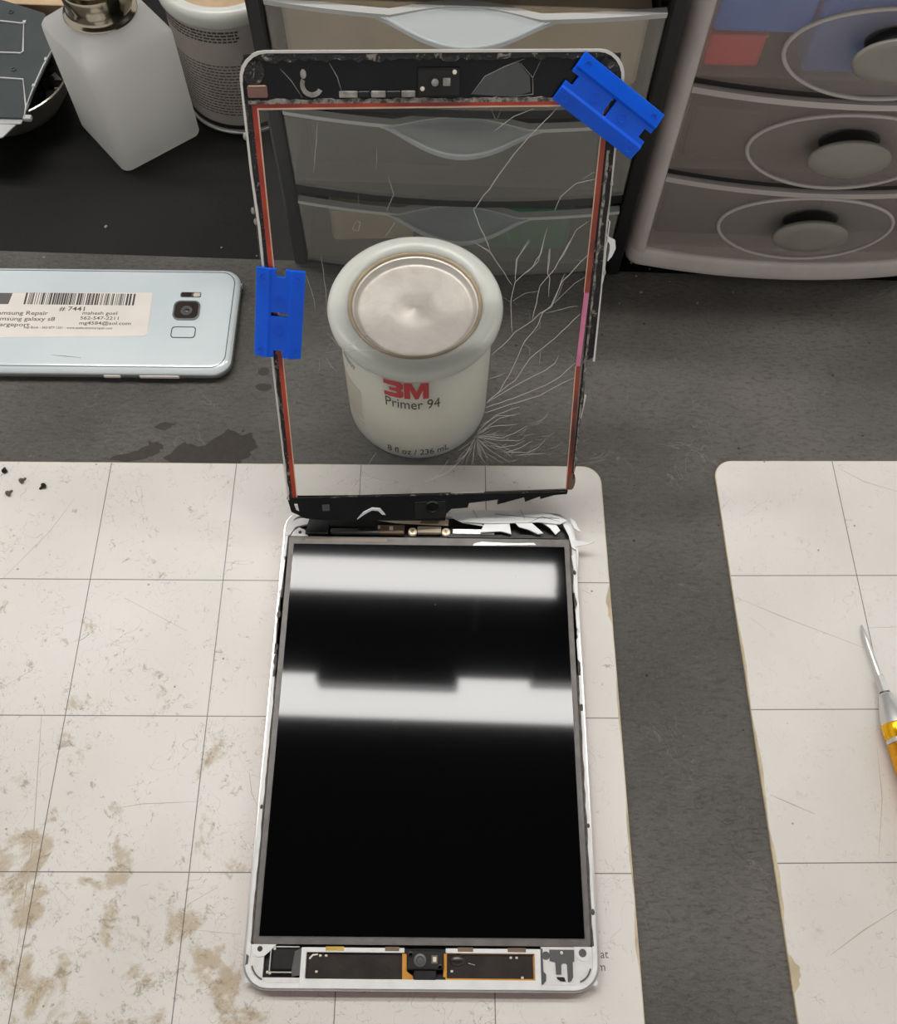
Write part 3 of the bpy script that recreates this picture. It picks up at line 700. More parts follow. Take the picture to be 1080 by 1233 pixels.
for k, (pl, z, tl) in enumerate((
        ([(9.6, 98.6), (25, 99.6), (42, 99.4), (56, 98.0), (63.6, 94.6), (60.0, 92.6), (50, 93.6), (38, 93.0), (26, 92.6), (14, 93.4), (10.2, 95.6)], 9.2, (0, -0.05)),
        ([(26.0, 94.2), (31.0, 94.8), (36.8, 93.6), (37.6, 88.0), (33.0, 89.2), (28.8, 89.0), (23.2, 88.6)], 8.4, (0, 0.14)),
        ([(38.6, 94.4), (46.6, 93.8), (52.4, 88.6), (49.8, 88.2), (45.6, 90.2), (41.2, 91.4)], 8.5, (0, 0.16)),
        ([(50.6, 94.8), (57.4, 94.8), (60.2, 90.0), (58.0, 88.0), (55.6, 91.2)], 8.3, (0.03, 0.12)),
        ([(12.4, 95.0), (22.0, 94.6), (25.2, 91.8), (20.4, 92.6), (15.0, 93.4)], 8.2, (0, 0.1)),
        ([(60.8, 95.4), (64.8, 92.2), (66.6, 86.0), (67.2, 80.6), (65.2, 82.0), (64.2, 87.6)], 7.6, (0, 0.04)),
        ([(65.0, 85.6), (72.6, 84.8), (76.0, 85.2), (72.2, 83.4), (66.4, 82.2)], 7.2, (-0.08, 0)),
        ([(64.8, 97.4), (67.4, 95.2), (69.6, 89.6), (66.8, 91.6)], 7.4, (0, 0)))):
    shard('glass_shard', pl, z, 0, 'glass_shard_white', TAB, tl)
for k, pts in enumerate(([(30, 97.5), (44, 96.2), (60, 95.6)], [(42, 100), (44, 95)], [(20, 99.6), (22, 95)], [(46, 93.4), (52, 96.5), (60, 94)])):
    obj('hairline_crack', ribbon(B(), pts, 0.22, 9.5, 9.9), 'residue', TAB)
obj('side_splinter', ribbon(B(), [(66.6, 88.5), (67.6, 84), (67.8, 78), (67.4, 72)], 0.9, 6.9, 7.3), 'glass_shard_white', TAB)

# ------------------------------------------------------------------ digitizer: the lifted touch glass, leaning on the can
DIG = thing('touch_glass', 'cracked touch glass lifted off the tablet, leaning against the white can', 'touch glass')
DIG.matrix_world = Matrix.Translation(Vector((-6.655, -154.4, 29.15)) * S) @ Matrix.Rotation(0.1036, 4, 'Z') @ Matrix.Rotation(1.0791, 4, 'X') @ Matrix.Rotation(-0.0294, 4, 'Z')
gx0, gx1, gy1 = -65.6, 66.0, 179.2
outer = [(gx0, -2), (gx0, gy1 - 9)] + [(gx0 + 9 - 9 * math.cos(math.radians(a)), gy1 - 9 + 9 * math.sin(math.radians(a))) for a in (15, 30, 45, 60, 75)] + \
        [(gx0 + 9, gy1), (gx1 - 9, gy1)] + [(gx1 - 9 + 9 * math.sin(math.radians(a)), gy1 - 9 + 9 * math.cos(math.radians(a))) for a in (15, 30, 45, 60, 75)] + [(gx1, gy1 - 9), (gx1 - 0.4, 112), (gx1 + 0.2, 70), (64.0, 66), (63.2, 30), (62.4, -2)]
pane = obj('glass_pane', prism(B(), outer, -1.0, 0.0), 'clear_glass', DIG)
# cracks in the pane
bm = B(); bf = B()
rnd = random.Random(5)
for k, l in enumerate(CRACKS):
    pts = []
    for a, b in zip(l, l[1:]):                       # light jitter so that the lines run like breaks
        n = max(1, int(math.hypot(b[0] - a[0], b[1] - a[1]) / 3))
        for i in range(n):
            f = i / n
            j = 0.0 if i == 0 else 0.22
            pts.append((a[0] + (b[0] - a[0]) * f + rnd.uniform(-j, j), a[1] + (b[1] - a[1]) * f + rnd.uniform(-j, j)))
    pts.append(l[-1])
    ribbon(bm if k < 24 or 43 <= k < 53 else bf, pts, 0.26 if (k < 10 or k == 43) else 0.2, 0.02, 0.1)
hub = (18.0, 26.5)
for i in range(34):                                  # fine splinters round the point of impact
    a = math.radians(rnd.uniform(-150, 40)); r0 = rnd.uniform(0.5, 5); r1 = r0 + rnd.uniform(3, 13)
    p0 = (hub[0] + r0 * math.cos(a), hub[1] + r0 * math.sin(a)); a2 = a + rnd.uniform(-0.25, 0.25)
    p1 = (hub[0] + r1 * math.cos(a2), hub[1] + r1 * math.sin(a2)); pm = ((p0[0] + p1[0]) / 2 + rnd.uniform(-.6, .6), (p0[1] + p1[1]) / 2 + rnd.uniform(-.6, .6))
    ribbon(bf, [p0, pm, p1], 0.15, 0.02, 0.1)
for i in range(26):
    x = rnd.uniform(22, 52); y = rnd.uniform(14, 34); a = rnd.uniform(-0.2, 0.7); L = rnd.uniform(3, 8)
    ribbon(bf, [(x, y), (x + L * 0.5 * math.cos(a), y + L * 0.5 * math.sin(a) - 0.3), (x + L * math.cos(a + .2), y + L * math.sin(a + .2))], 0.15, 0.02, 0.1)
o = obj('cracks', bm, 'crack', pane); o['kind'] = 'stuff'; o['label'] = 'long pale cracks running through the clear pane'
o = obj('fine_cracks', bf, 'crack_fine', pane); o['kind'] = 'stuff'; o['label'] = 'hairline splinters spreading from the point of impact'
bm = B()
for l in TOPCR: ribbon(bm, l, 0.25, 0.22, 0.3)
# dark border printed on the inner side
OX0, OX1, OY1 = -60.6, 59.9, 161.4
top = [p for p in outer if p[1] > 165]
ink = obj('border_top', prism(B(), [(gx0 + .7, OY1 + 1.2)] + [(x * 0.992, y - 0.7) for x, y in top] + [(gx1 - .7, OY1 + 1.2)], 0.0, 0.2), 'ink_black', DIG)
o = obj('border_cracks', bm, 'crack_fine', ink); o['kind'] = 'stuff'
obj('grey_patch', prism(B(), [(13.0, 165.2), (17.5, 170.9), (24.3, 174.0), (28.9, 175.4), (33.0, 170.8), (33.6, 165.8), (27.9, 164.2)], 0.18, 0.24), 'ink_smoky', ink)  # lighter grey patch set on the dark border
def jag_strip(name, pts_a, pts_b, n, amp, z0, z1, mat, par, seed):
    """strip between two lines, ragged on its b side"""
    rnd = random.Random(seed); A, Bp = [], []
    for i in range(n + 1):
        f = i / n
        A.append((pts_a[0][0] + (pts_a[1][0] - pts_a[0][0]) * f, pts_a[0][1] + (pts_a[1][1] - pts_a[0][1]) * f))
        j = rnd.uniform(-amp, amp)
        vert = abs(pts_a[1][1] - pts_a[0][1]) > abs(pts_a[1][0] - pts_a[0][0])
        Bp.append((pts_b[0][0] + (pts_b[1][0] - pts_b[0][0]) * f + (j if vert else 0), pts_b[0][1] + (pts_b[1][1] - pts_b[0][1]) * f + (0 if vert else j)))
    return obj(name, prism(B(), A + list(reversed(Bp)), z0, z1), mat, par)
# white rim left of the front glass
rim_in = [(x * 0.986 if abs(x) > 56 else x, y - 0.75) for x, y in top]
bm = B(); loft(bm, [[(a[0], a[1], -1.1), (a[0], a[1], 0.7), (b[0], b[1], 0.7), (b[0], b[1], -1.1)] for a, b in zip(top, rim_in)])
obj('rim', bm, 'rim_white', DIG)
obj('rim', prism(B(), [(gx0, 170), (gx0 + 0.8, 170), (gx0 + 0.8, 140), (gx0 + 1.6, 120), (gx0 + 0.9, 60), (gx0 + 1.2, -2), (gx0 + 0.6, -2), (gx0 + 0.1, 60), (gx0 + 0.6, 120), (gx0, 140)], -1.0, 0.6), 'rim_white', DIG)
obj('rim', prism(B(), [(gx1, 170), (gx1 - 0.5, 170), (gx1 - 0.9, 146), (gx1 - 0.4, 120), (gx1 + 0.2, 92), (gx1 + 0.4, 62), (gx1 - 0.4, 62), (gx1 - 0.4, 92), (gx1 - 0.9, 120), (gx1 - 0.3, 146)], -1.0, 0.6), 'rim_white', DIG)
obj('rim', prism(B(), [(63.6, 46), (64.4, 46), (63.2, 35), (62.4, 35.4), (62.8, 40)], -0.8, 0.5), 'rim_white', DIG)
# black side borders with old adhesive
jag_strip('border_side', ((OX0 - 1.5, -1), (OX0 - 1.5, OY1 + 1)), ((gx0 + 1.3, -1), (gx0 + 1.3, OY1 + 4)), 60, 0.35, 0.0, 0.5, 'adhesive_black', DIG, 1)
jag_strip('border_side', ((OX1 + 1.6, -1), (OX1 + 1.4, OY1 + 1)), ((62.4, -1), (64.9, OY1 + 4)), 60, 0.4, 0.0, 0.5, 'adhesive_black', DIG, 2)
jag_strip('border_side', ((62.0, 62), (63.6, OY1 + 2)), ((66.0, 64), (65.4, OY1 + 6)), 60, 0.25, 0.0, 0.42, 'adhesive_black', DIG, 12)
jag_strip('adhesive', ((gx0 + 2, gy1 - 1), (gx1 - 2, gy1 - 1)), ((gx0 + 2, gy1 - 3.2), (gx1 - 2, gy1 - 2.8)), 70, 0.7, 0.2, 0.6, 'adhesive_black', ink, 3)
for s, cx in ((-1, gx0 + 4.5), (1, gx1 - 5.0)):
    obj('adhesive', prism(B(), circle(cx, gy1 - 6, 4.0, 4.6, 18), 0.2, 0.6), 'adhesive_black', ink)
jag_strip('adhesive', ((OX0 - 3, OY1 + 1.2), (OX1 + 3, OY1 + 1.4)), ((OX0 - 3, OY1 + 2.6), (OX1 + 3, OY1 + 2.8)), 80, 0.35, 0.15, 0.65, 'adhesive_grey', ink, 4)
jag_strip('adhesive', ((OX1 + 2.0, 4), (OX1 + 2.6, 146)), ((OX1 + 2.6, 4), (OX1 + 3.6, 146)), 80, 0.3, 0.45, 0.8, 'adhesive_grey', DIG, 8)
obj('adhesive_lump', prism(B(), arc(-41.6, 168.6, 3.2, 150, 330, 1.5), 0.2, 0.9), 'foam_grey', ink)
obj('adhesive_lump', prism(B(), circle(-44.2, 172.0, 1.0, 1.5, 12), 0.2, 0.8), 'foam_grey', ink)
# red flex strips round the view window, each with a pale inner edge
def strip(name, a, b, mat, z0=0.3, z1=0.6): return obj(name, prism(B(), a + list(reversed(b)), z0, z1), mat, DIG)
s1 = strip('red_strip', [(OX0 - 1.6, OY1 + 1.6), (OX1 + 1.6, OY1 + 1.9)], [(OX0, OY1 - 0.1), (OX1, OY1 + 0.2)], 'red_flex')
obj('pale_edge', prism(B(), [(OX0, OY1 - 0.1), (OX1, OY1 + 0.2), (OX1, OY1 - 0.3), (OX0, OY1 - 0.7)], 0.3, 0.62), 'flex_edge', s1)
s2 = strip('red_strip', [(OX0 - 1.9, OY1 + 1.2), (-62.9, -1)], [(OX0 - 0.2, OY1), (-61.2, -1)], 'red_flex')
obj('pale_edge', prism(B(), [(OX0 - 0.2, OY1), (-61.2, -1), (-60.8, -1), (OX0 + 0.3, OY1 - 0.5)], 0.3, 0.62), 'flex_edge', s2)
s3 = strip('red_strip', [(OX1 + 1.9, OY1 + 1), (61.3, 92)], [(OX1 + 0.1, OY1), (59.3, 92)], 'red_flex_dark')
obj('pale_edge', prism(B(), [(OX1 + 0.1, OY1), (59.3, 92), (59.0, 92), (OX1 - 0.3, OY1)], 0.3, 0.62), 'flex_edge', s3)
strip('pink_strip', [(61.2, 92.5), (60.4, 60)], [(59.2, 92.5), (58.6, 60)], 'flex_pink')
s4 = strip('red_strip', [(60.6, 60), (61.6, -1)], [(58.8, 60), (59.6, -1)], 'red_flex_dark')
obj('pale_edge', prism(B(), [(58.8, 60), (59.6, -1), (59.2, -1), (58.4, 60)], 0.3, 0.62), 'flex_edge', s4)
# camera holder, foam bits, brown sticker
hol = obj('camera_holder', box(B(), -5.6, 8.9, 164.7, 173.8, 0.2, 1.9, 0.6), 'module_black', DIG)
obj('lens_ring', lathe(B(), [(2.3, 0), (2.2, 0.4), (1.6, 0.4), (1.5, 0.1), (0, 0.1)], 24, (0.3, 169.4, 1.85)), 'module_black', hol, smooth=40)
obj('lens', lathe(B(), [(1.4, 0), (1.0, 0.35), (0, 0.45)], 20, (0.3, 169.4, 1.9)), 'foam_grey', hol, smooth='all')
obj('light_guide', box(B(), 3.0, 5.6, 168.2, 170.8, 1.85, 2.1, 0.2, 1), 'foam_grey', hol)
for x, y in ((-4.0, 167.4), (7.0, 172.6)): obj('pin', lathe(B(), [(0.8, 0), (0.7, 0.4), (0, 0.5)], 12, (x, y, 1.85)), 'solder', hol)
for u0, u1, mt in ((-32.5, -26.2, 'foam_grey'), (-26.0, -22.0, 'module_black'), (-21.6, -16.6, 'foam_grey'), (-16.4, -11.4, 'module_black'), (-11.2, -6.4, 'foam_grey')):
    obj('foam_pad', box(B(), u0, u1, 164.5, 166.6, 0.2, 1.1, 0.25, 1), mt, DIG)
stk = obj('sticker', prism(B(), rrect(-63.4, -56.7, 164.7, 168.5, 0.5, 3), 0.3, 0.75), 'sticker_brown', DIG)
obj('sticker_edge', box(B(), -62.9, -57.2, 168.2, 168.6, 0.3, 0.85), 'flex_edge', stk)
# broken lower border with the home key
bot = obj('border_bottom', prism(B(), BOT, -1.0, 0.4), 'ink_black', DIG)
obj('dark_line', prism(B(), [(-62.2, -0.6), (59.6, -2.3), (59.6, -2.9), (-62.2, -1.3)], 0.4, 0.7), 'adhesive_black', bot)
obj('home_key', lathe(B(), [(3.6, 0), (3.5, 0.8), (2.9, 0.9), (2.7, 0.5), (0, 0.5)], 28, (-1.0, -8.0, 0.4)), 'module_black', bot, smooth=40)
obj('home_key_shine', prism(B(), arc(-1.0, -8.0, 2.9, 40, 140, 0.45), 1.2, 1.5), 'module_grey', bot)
obj('bracket_plate', box(B(), -9.0, 5.0, -14.6, -5.2, 0.4, 0.9, 0.2, 1), 'module_black', bot)
obj('white_curl', prism(B(), [(-35.0, -13.6), (-32.0, -9.8), (-28.0, -7.6), (-24.4, -8.2), (-22.2, -11.6), (-23.6, -11.4), (-25.4, -9.2), (-28.2, -8.8), (-31.4, -10.8)], 0.4, 1.2), 'glass_shard_white', bot)
obj('emblem_plate', box(B(), -50.2, -47.0, -8.6, -5.2, 0.4, 0.6), 'module_grey', bot)
obj('white_fleck', prism(B(), [(-62.4, -4.2), (-61.0, -4.4), (-60.6, -8.0), (-61.8, -7.2)], 0.4, 0.9), 'glass_shard_white', bot)
# white chip hanging off the right side
obj('white_chip', prism(B(), [(65.6, 115.5), (67.2, 113.8), (69.2, 112.8), (69.8, 109.6), (68.6, 106.4), (67.2, 104.6), (67.6, 108.4), (67.4, 111.2), (66.2, 112.8)], -0.6, 0.6), 'glass_shard_white', DIG)
obj('splinter', ribbon(B(), [(65.0, 122), (66.4, 120), (66.0, 108), (66.4, 100), (65.8, 92)], 0.4, 0.1, 0.6), 'rim_white', DIG)
for u, v in ((-66.0, 152), (-66.2, 126), (-65.6, 122), (65.6, 134), (66.4, 100), (62.6, 14)):
    obj('glue_blob', lathe(B(), [(0.9, 0), (0.7, 0.6), (0, 0.8)], 8, (u, v, 0.0), 0.8, 1.5), 'foam_grey', DIG)
obj('glue_smear', prism(B(), circle(61.8, 3, 1.5, 4.5, 14), 0.3, 0.8), 'brown_part', DIG)

# ------------------------------------------------------------------ blue plastic blades clipped to the glass
def blade(label, cu, cv, ang, lift):
    t = thing('plastic_blade', label, 'plastic blade', group='blue plastic razor blades on the touch glass')
    t.matrix_world = DIG.matrix_world @ Matrix.Translation(Vector((cu, cv, lift)) * S) @ Matrix.Rotation(ang, 4, 'Z')
    hL, hW = 18.3, 9.2
    xs = [-hL, -hL + 3.0, -0.8, 0.8, hL - 3.0, hL]
    ys = [-hW, -4.2, -3.2, -1.7, 1.7, 3.2, 4.2, hW]
    holes = {(0, 3), (4, 3)} | {(2, 2), (2, 3), (2, 4)}
    prof = {-hW: 0.7, -4.2: 2.1, -3.2: 1.3, -1.7: 1.3, 1.7: 1.3, 3.2: 1.3, 4.2: 2.1, hW: 0.7}
    body = obj('blade_body', grid_solid(B(), xs, ys, holes, 0.0, lambda x, y: prof[y]), 'blue_plastic', t, bev=0.2)
    for x in (-6.2, 6.2):
        obj('ring_mark', lathe(B(), [(1.7, 0), (1.7, 0.3), (1.3, 0.3), (1.25, 0.05), (0, 0.05)], 20, (x, 0, 1.28)), 'blue_plastic', t)
    for x in (-hL + 3.2, hL - 3.2):
        for y in (-6.6, 6.6):
            obj('ring_mark', lathe(B(), [(1.3, 0), (1.3, 0.35), (1.0, 0.35), (0.95, 0.05), (0, 0.05)], 18, (x, y, 1.35)), 'blue_plastic', t)
    return t
blade('blue plastic blade clipped aslant over the upper right corner of the cracked glass', 61.4, 160.9, math.radians(-34.5), 0.9)
blade('blue plastic blade clipped upright on the left edge of the cracked glass', -60.3, 86.2, math.radians(-97.5), 0.9)

# ------------------------------------------------------------------ primer cans
def primer_can(name, label, loc, back=False):
    t = thing(name, label, 'can', loc, group='white plastic primer cans')
    body = [(0, 0.6), (31.8, 0.6), (32.6, 0.0), (33.6, 0.2), (34.2, 1.6), (34.2, 64), (33.8, 70)]
    obj('can_body', lathe(B(), body, 72), 'can_label_grey' if back else 'can_plastic', t, smooth=50)
    lid = [(33.6, 66.0), (34.4, 66.4), (35.4, 67.8), (37.0, 70.4), (38.0, 73.0), (38.2, 75.0), (37.4, 76.8), (35.6, 77.8), (33.0, 78.0), (30.4, 77.2), (29.0, 76.0), (28.6, 73.0), (27.6, 72.6)]
    if back: lid = [(33.6, 69.0), (34.8, 69.4), (36.0, 71.0), (36.4, 74.0), (36.0, 77.4), (34.6, 79.0), (31.5, 79.4), (29.4, 78.6), (28.6, 77.0), (28.4, 74.0), (27.6, 73.6)]
    ld = obj('lid_ring', lathe(B(), lid, 72), 'lid_plastic', t, smooth='all')
    if back:
        obj('lid_disc', lathe(B(), [(28.4, 73.0), (27.6, 74.6), (0, 74.6)], 60), 'tan_top', t, smooth=40)
        obj('foot_ring', lathe(B(), [(34.3, 1.0), (35.3, 1.4), (35.5, 2.4), (34.9, 3.2), (34.2, 3.0)], 72), 'steel', t, smooth='all')
        obj('dark_band', lathe(B(), [(34.3, 4.0), (34.5, 4.2), (34.5, 6.8), (34.3, 7.0)], 72), 'slot_dark', t)  # thin dark ring round the can just above its foot
    else:
        obj('glue_line', lathe(B(), [(29.2, 75.6), (28.8, 76.4), (27.9, 76.4), (27.4, 75.4)], 72), 'glue_tan', ld, smooth='all')
        obj('lid_disc', lathe(B(), [(28.0, 73.0), (27.4, 75.2), (26.6, 75.0), (25.6, 72.6), (25.0, 72.2), (24.0, 72.2), (12, 72.45), (1.3, 72.7), (0.8, 73.1), (0, 73.3)], 72), 'tin', t, smooth=50)
    return t
can = primer_can('primer_can', 'white plastic can with red lettering seen behind the cracked glass', (-17.36, -88.0, 0.03))
AM = math.radians(-90)
def on_can(name, txt, size, a_left, a_right, z, mat, bold=0.0, par=None, shear=0.0, r=34.2):
    bm = text_mesh(txt, size, bold, 'LEFT', 1.0, shear)
    xs = [v.co.x for v in bm.verts]; w = max(xs) - min(xs); x0 = min(xs)
    want = math.radians(a_right - a_left) * r
    for v in bm.verts: v.co.x = (v.co.x - x0) * want / w
    bmesh.ops.subdivide_edges(bm, edges=[e for e in bm.edges if e.calc_length() > 1.5], cuts=2)
    for v in bm.verts: v.co.z = 0.03
    thicken(bm, 0.06)
    wrap(bm, r, math.radians(a_left), z)
    return obj(name, bm, mat, par)
def letters_3m():
    """heavy block letters drawn as outlines: a 3 and an M that touch"""
    three = [(0, .74), (0, 1), (.84, 1), (.98, .88), (.98, .62), (.86, .5), (.98, .38), (.98, .12), (.84, 0), (0, 0), (0, .26), (.60, .26), (.66, .31), (.66, .36), (.60, .40), (.28, .40), (.28, .60), (.60, .60), (.66, .64), (.66, .69), (.60, .74)]
    em = [(1.02, 0), (1.02, 1), (1.40, 1), (1.62, .45), (1.84, 1), (2.22, 1), (2.22, 0), (1.93, 0), (1.93, .58), (1.70, 0), (1.54, 0), (1.31, .58), (1.31, 0)]
    bm = B()
    for g in (three, em): bm.faces.new([bm.verts.new((x, y, 0)) for x, y in g])
    bmesh.ops.triangulate(bm, faces=bm.faces)
    return bm
bm = letters_3m(); w3 = math.radians(33.5) * 34.2
for v in bm.verts: v.co.x *= w3 / 2.22; v.co.y *= 12.0
for _ in range(2): bmesh.ops.subdivide_edges(bm, edges=[e for e in bm.edges if e.calc_length() > 1.5], cuts=1, use_grid_fill=True)
for v in bm.verts: v.co.z = 0.06
obj('red_letters', wrap(thicken(bm, 0.06), 34.2, math.radians(-111.5), 53.4), 'red_print', can)
on_can('product_name', 'Primer 94', 10.6, -111.0, -69.5, 45.2, 'dark_print', 0.0, can)
on_can('volume_text', '8 fl oz / 236 mL', 7.0, -112.5, -61.5, 4.6, 'dark_print', 0.05, can)
def fine_print(par, a0, a1, z_top, z_bot, rows, h, seed, mat='dark_print', r=34.2):
    rnd = random.Random(seed); bm = B()
    for k in range(rows):
        z = z_top - (z_top - z_bot) * k / max(1, rows - 1)
        a = a0; end = a1 - (rnd.uniform(0, 12) if k % 4 == 3 else rnd.uniform(0, 2.5))
        while a < end:
            w = rnd.uniform(2.0, 6.0); b = min(a + w, end)
            n = 3
            rings = []
            for i in range(n + 1):
                ang = math.radians(a + (b - a) * i / n)
                c, s = math.cos(ang), math.sin(ang)
                rings.append([(rr * c, rr * s, zz) for rr, zz in ((r - .02, z), (r + .06, z), (r + .06, z + h), (r - .02, z + h))])
            loft(bm, rings); a = b + 1.1
    o = obj('fine_print', bm, mat, par); o['kind'] = 'stuff'; return o
fine_print(can, -158, -138, 58.5, 56.4, 2, 0.7, 4)
fine_print(can, -165, -134, 42, 14, 13, 0.5, 5, 'glue_tan')
can2 = primer_can('primer_can', 'grey labelled can full of fine print behind the square bottle', (-131.0, 129.0, -0.8), True)
fine_print(can2, -175, -70, 66.4, 61.0, 4, 0.9, 8)
fine_print(can2, -170, -66, 46.0, 14.0, 17, 0.6, 9)

# ------------------------------------------------------------------ square pump bottle
bot_ = thing('pump_bottle', 'square translucent white pump bottle with a metal cap', 'bottle', (-190.0, 97.0, -0.8), math.radians(41.5))
def sq(h, z, r): return [(x, y, z) for x, y in rrect(-h, h, -h, h, r, 6)]
bm = B()
loft(bm, [sq(22.5, 0.2, 4), sq(25.0, 0.0, 4.5), sq(25.8, 0.5, 5), sq(26.3, 2.0, 5), sq(26.3, 4.0, 5), sq(26.3, 64, 5), sq(26.1, 66.5, 5), sq(25.2, 68.4, 5.5), sq(23.6, 69.8, 6.5), sq(19.5, 73.4, 9), sq(17.0, 75.6, 12), sq(15.5, 77, 13)])
obj('bottle_body', bm, 'bottle_plastic', bot_, smooth='all')
obj('cap_skirt', lathe(B(), [(15.5, 76.2), (18.8, 76.4), (19.2, 77.0), (18.8, 78.0), (17.4, 78.6), (16.8, 80.2), (16.6, 84.0), (17.0, 90.0), (16.4, 91.0), (13, 91.2)], 56), 'brass_steel', bot_, smooth=50)
obj('pump_dish', lathe(B(), [(6, 91), (6.5, 95), (14, 98), (18.5, 101), (19.0, 102), (17.6, 102.2), (10, 99.4), (3.2, 99.0), (3.0, 101.5), (0, 102)], 56), 'brass_steel', bot_, smooth=50)

# ------------------------------------------------------------------ steel bowl with scrap, shield plates
bowl = thing('steel_bowl', 'round steel bowl of dark scrap at the back left', 'bowl', (-268, 110, -0.8))
obj('bowl_wall', lathe(B(), [(0, 0.4), (20, 0.2), (24, 1.6), (31, 7), (37, 15), (40.6, 25), (41.4, 26), (41.6, 27), (40.8, 27.4), (39.6, 26.4), (36, 16), (30, 8.6), (23, 3.4), (0, 2.2)], 72), 'bowl_steel', bowl, smooth=60)
rnd = random.Random(21); bm = B()
for i in range(70):
    a = rnd.uniform(0, 2 * PI); r = 30 * math.sqrt(rnd.random()); x, y = r * math.cos(a), r * math.sin(a)
    s = rnd.uniform(1.5, 4.5); z = 6 + (r / 30) ** 2 * 6 + rnd.uniform(0, 5)
    b2 = box(B(), -s, s, -s * .6, s * .6, -0.5, 0.5)
    bmesh.ops.rotate(b2, matrix=Matrix.Rotation(rnd.uniform(0, 3), 3, 'Z') @ Matrix.Rotation(rnd.uniform(-.6, .6), 3, 'X'), verts=b2.verts)
    join(bm, b2, (x, y, z))
o = obj('metal_scrap', bm, 'scrap_dark', bowl); o['kind'] = 'stuff'; o['label'] = 'loose dark offcuts lying in the bowl'
for x, y, s in ((31, -14, 2.2), (33, -4, 1.6), (28, -20, 2.6), (34, -9, 1.2)):
    obj('bright_scrap', box(B(), x - s, x + s, y - s * .5, y + s * .5, 18.5, 19.6, 0.2, 1), 'scrap_bright', bowl)
sp = thing('shield_plate', 'dark grey metal plate with pale raised outlines resting on the bowl', 'metal plate', (-260, 110, 28.6))
plate = [(-40, 62), (-15, 56), (11, 46), (23, 17), (18, -33), (20, -41), (-60, -42), (-60, 62)]
obj('plate_sheet', prism(B(), plate, 0, 0.9), 'shield_dark', sp)
def outline(name, pts, w, par): obj(name, ribbon(B(), pts, w, 0.9, 1.5), 'shield_line', par)
outline('raised_line', [(-60, 41), (-22, 38.5), (0, 36), (1, 36.5)], 0.9, sp)
outline('raised_line', [(0.5, 38), (6, 12), (5, 10.5), (-4, 10.5), (-60, 12)], 0.9, sp)
outline('raised_line', [(-60, -9), (-20, -9.5), (11, -11), (11.4, -12)], 0.9, sp)
outline('raised_line', [(11.2, -10.5), (18, -33), (18.8, -41)], 0.9, sp)
obj('raised_edge', ribbon(B(), [(22.4, 16), (20, 0), (18.4, -20), (18.0, -34)], 0.8, -0.6, 1.4), 'shield_line', sp)
for x, y in ((20.6, 6), (18.6, -16), (1.0, 37)): obj('clip', box(B(), x - .9, x + .9, y - 1.2, y + 1.2, 0, 1.9, .2, 1), 'shield_line', sp)
for x, y in ((-9, 46), (4, -3)): obj('rivet', lathe(B(), [(1.6, 0), (1.5, .5), (.9, .6), (.8, .2), (0, .2)], 16, (x, y, 0.9)), 'shield_dark', sp)
obj('corner_foot', box(B(), 18.0, 22.4, -42, -38.6, -1, 1.2, .3, 1), 'shield_line', sp)
lp = thing('shield_plate', 'pale bent metal plate lying under the dark plate on the bowl edge', 'metal plate', (-260, 110, 27.6))
obj('plate_sheet', prism(B(), [(-60, -40), (17.5, -40.5), (17.2, -44.2), (14.8, -44.6), (9.5, -55), (6, -55.6), (2, -53.4), (-60, -54)], 0, 0.7), 'shield_line', lp)
obj('fold', box(B(), -60, 17, -45.0, -44.4, 0.7, 1.2), 'shield_line', lp)
cb = thing('cardboard_box', 'tan cardboard box behind the steel bowl', 'box', (-262, 205, -0.8))
obj('box_wall', ringprism(B(), rrect(-45, 45, -36, 36, 1, 2), rrect(-43.5, 43.5, -34.5, 34.5, .8, 2), 0, 26), 'cardboard', cb)
obj('box_lid', box(B(), -46, 46, -37, 37, 26, 27.2, .4, 1), 'cardboard', cb)

# ------------------------------------------------------------------ phone face down
PH = thing('phone', 'silver phone lying face down with a white repair label', 'phone', (-187.6, -48.9, 0), math.radians(1.6))
PL, PW = 74.4, 33.6
def pr_(i, z): return [(x, y, z) for x, y in rrect(-PL + i, PL - i, -PW + i, PW - i, max(9.5 - i * 0.6, 1), 8)]
bm = B(); loft(bm, [pr_(3.2, 0.15), pr_(1.4, 0.5), pr_(0.35, 2.0), pr_(0.0, 3.2), pr_(0.0, 4.6), pr_(0.25, 5.6)], True, True)
obj('metal_frame', bm, 'phone_frame', PH, smooth='all')
bm = B(); loft(bm, [pr_(0.3, 5.5), pr_(0.9, 6.8), pr_(2.2, 7.6), pr_(3.8, 7.95), pr_(5.5, 8.0)], False, True)
obj('back_glass', bm, 'phone_back', PH, smooth='all')
bm = B(); o = [(x, y) for x, y, z in pr_(2.9, 0)]; i_ = [(x, y) for x, y, z in pr_(3.3, 0)]
loft(bm, [[(x, y, 7.7) for x, y in o], [(x, y, 7.93) for x, y in o], [(x, y, 7.96) for x, y in i_]], False, False)
obj('glass_seam', bm, 'module_grey', PH)
cm = obj('camera_bezel', ringprism(B(), rrect(41.4, 55.2, -1.3, 11.0, 3.4, 6), rrect(42.2, 54.4, -0.5, 10.2, 2.8, 6), 7.9, 8.7), 'phone_frame', PH)
cw = obj('camera_window', prism(B(), rrect(42.2, 54.4, -0.5, 10.2, 2.8, 6), 7.9, 8.45), 'phone_glass_dark', PH)
obj('lens_ring', lathe(B(), [(3.0, 0), (2.9, .25), (2.1, .25), (2.0, .05), (0, .05)], 28, (48.4, 4.6, 8.44)), 'module_grey', cw, smooth=40)
obj('lens', lathe(B(), [(1.5, 0), (1.1, .25), (0, .3)], 20, (48.4, 4.6, 8.48)), 'phone_glass_dark', cw, smooth='all')
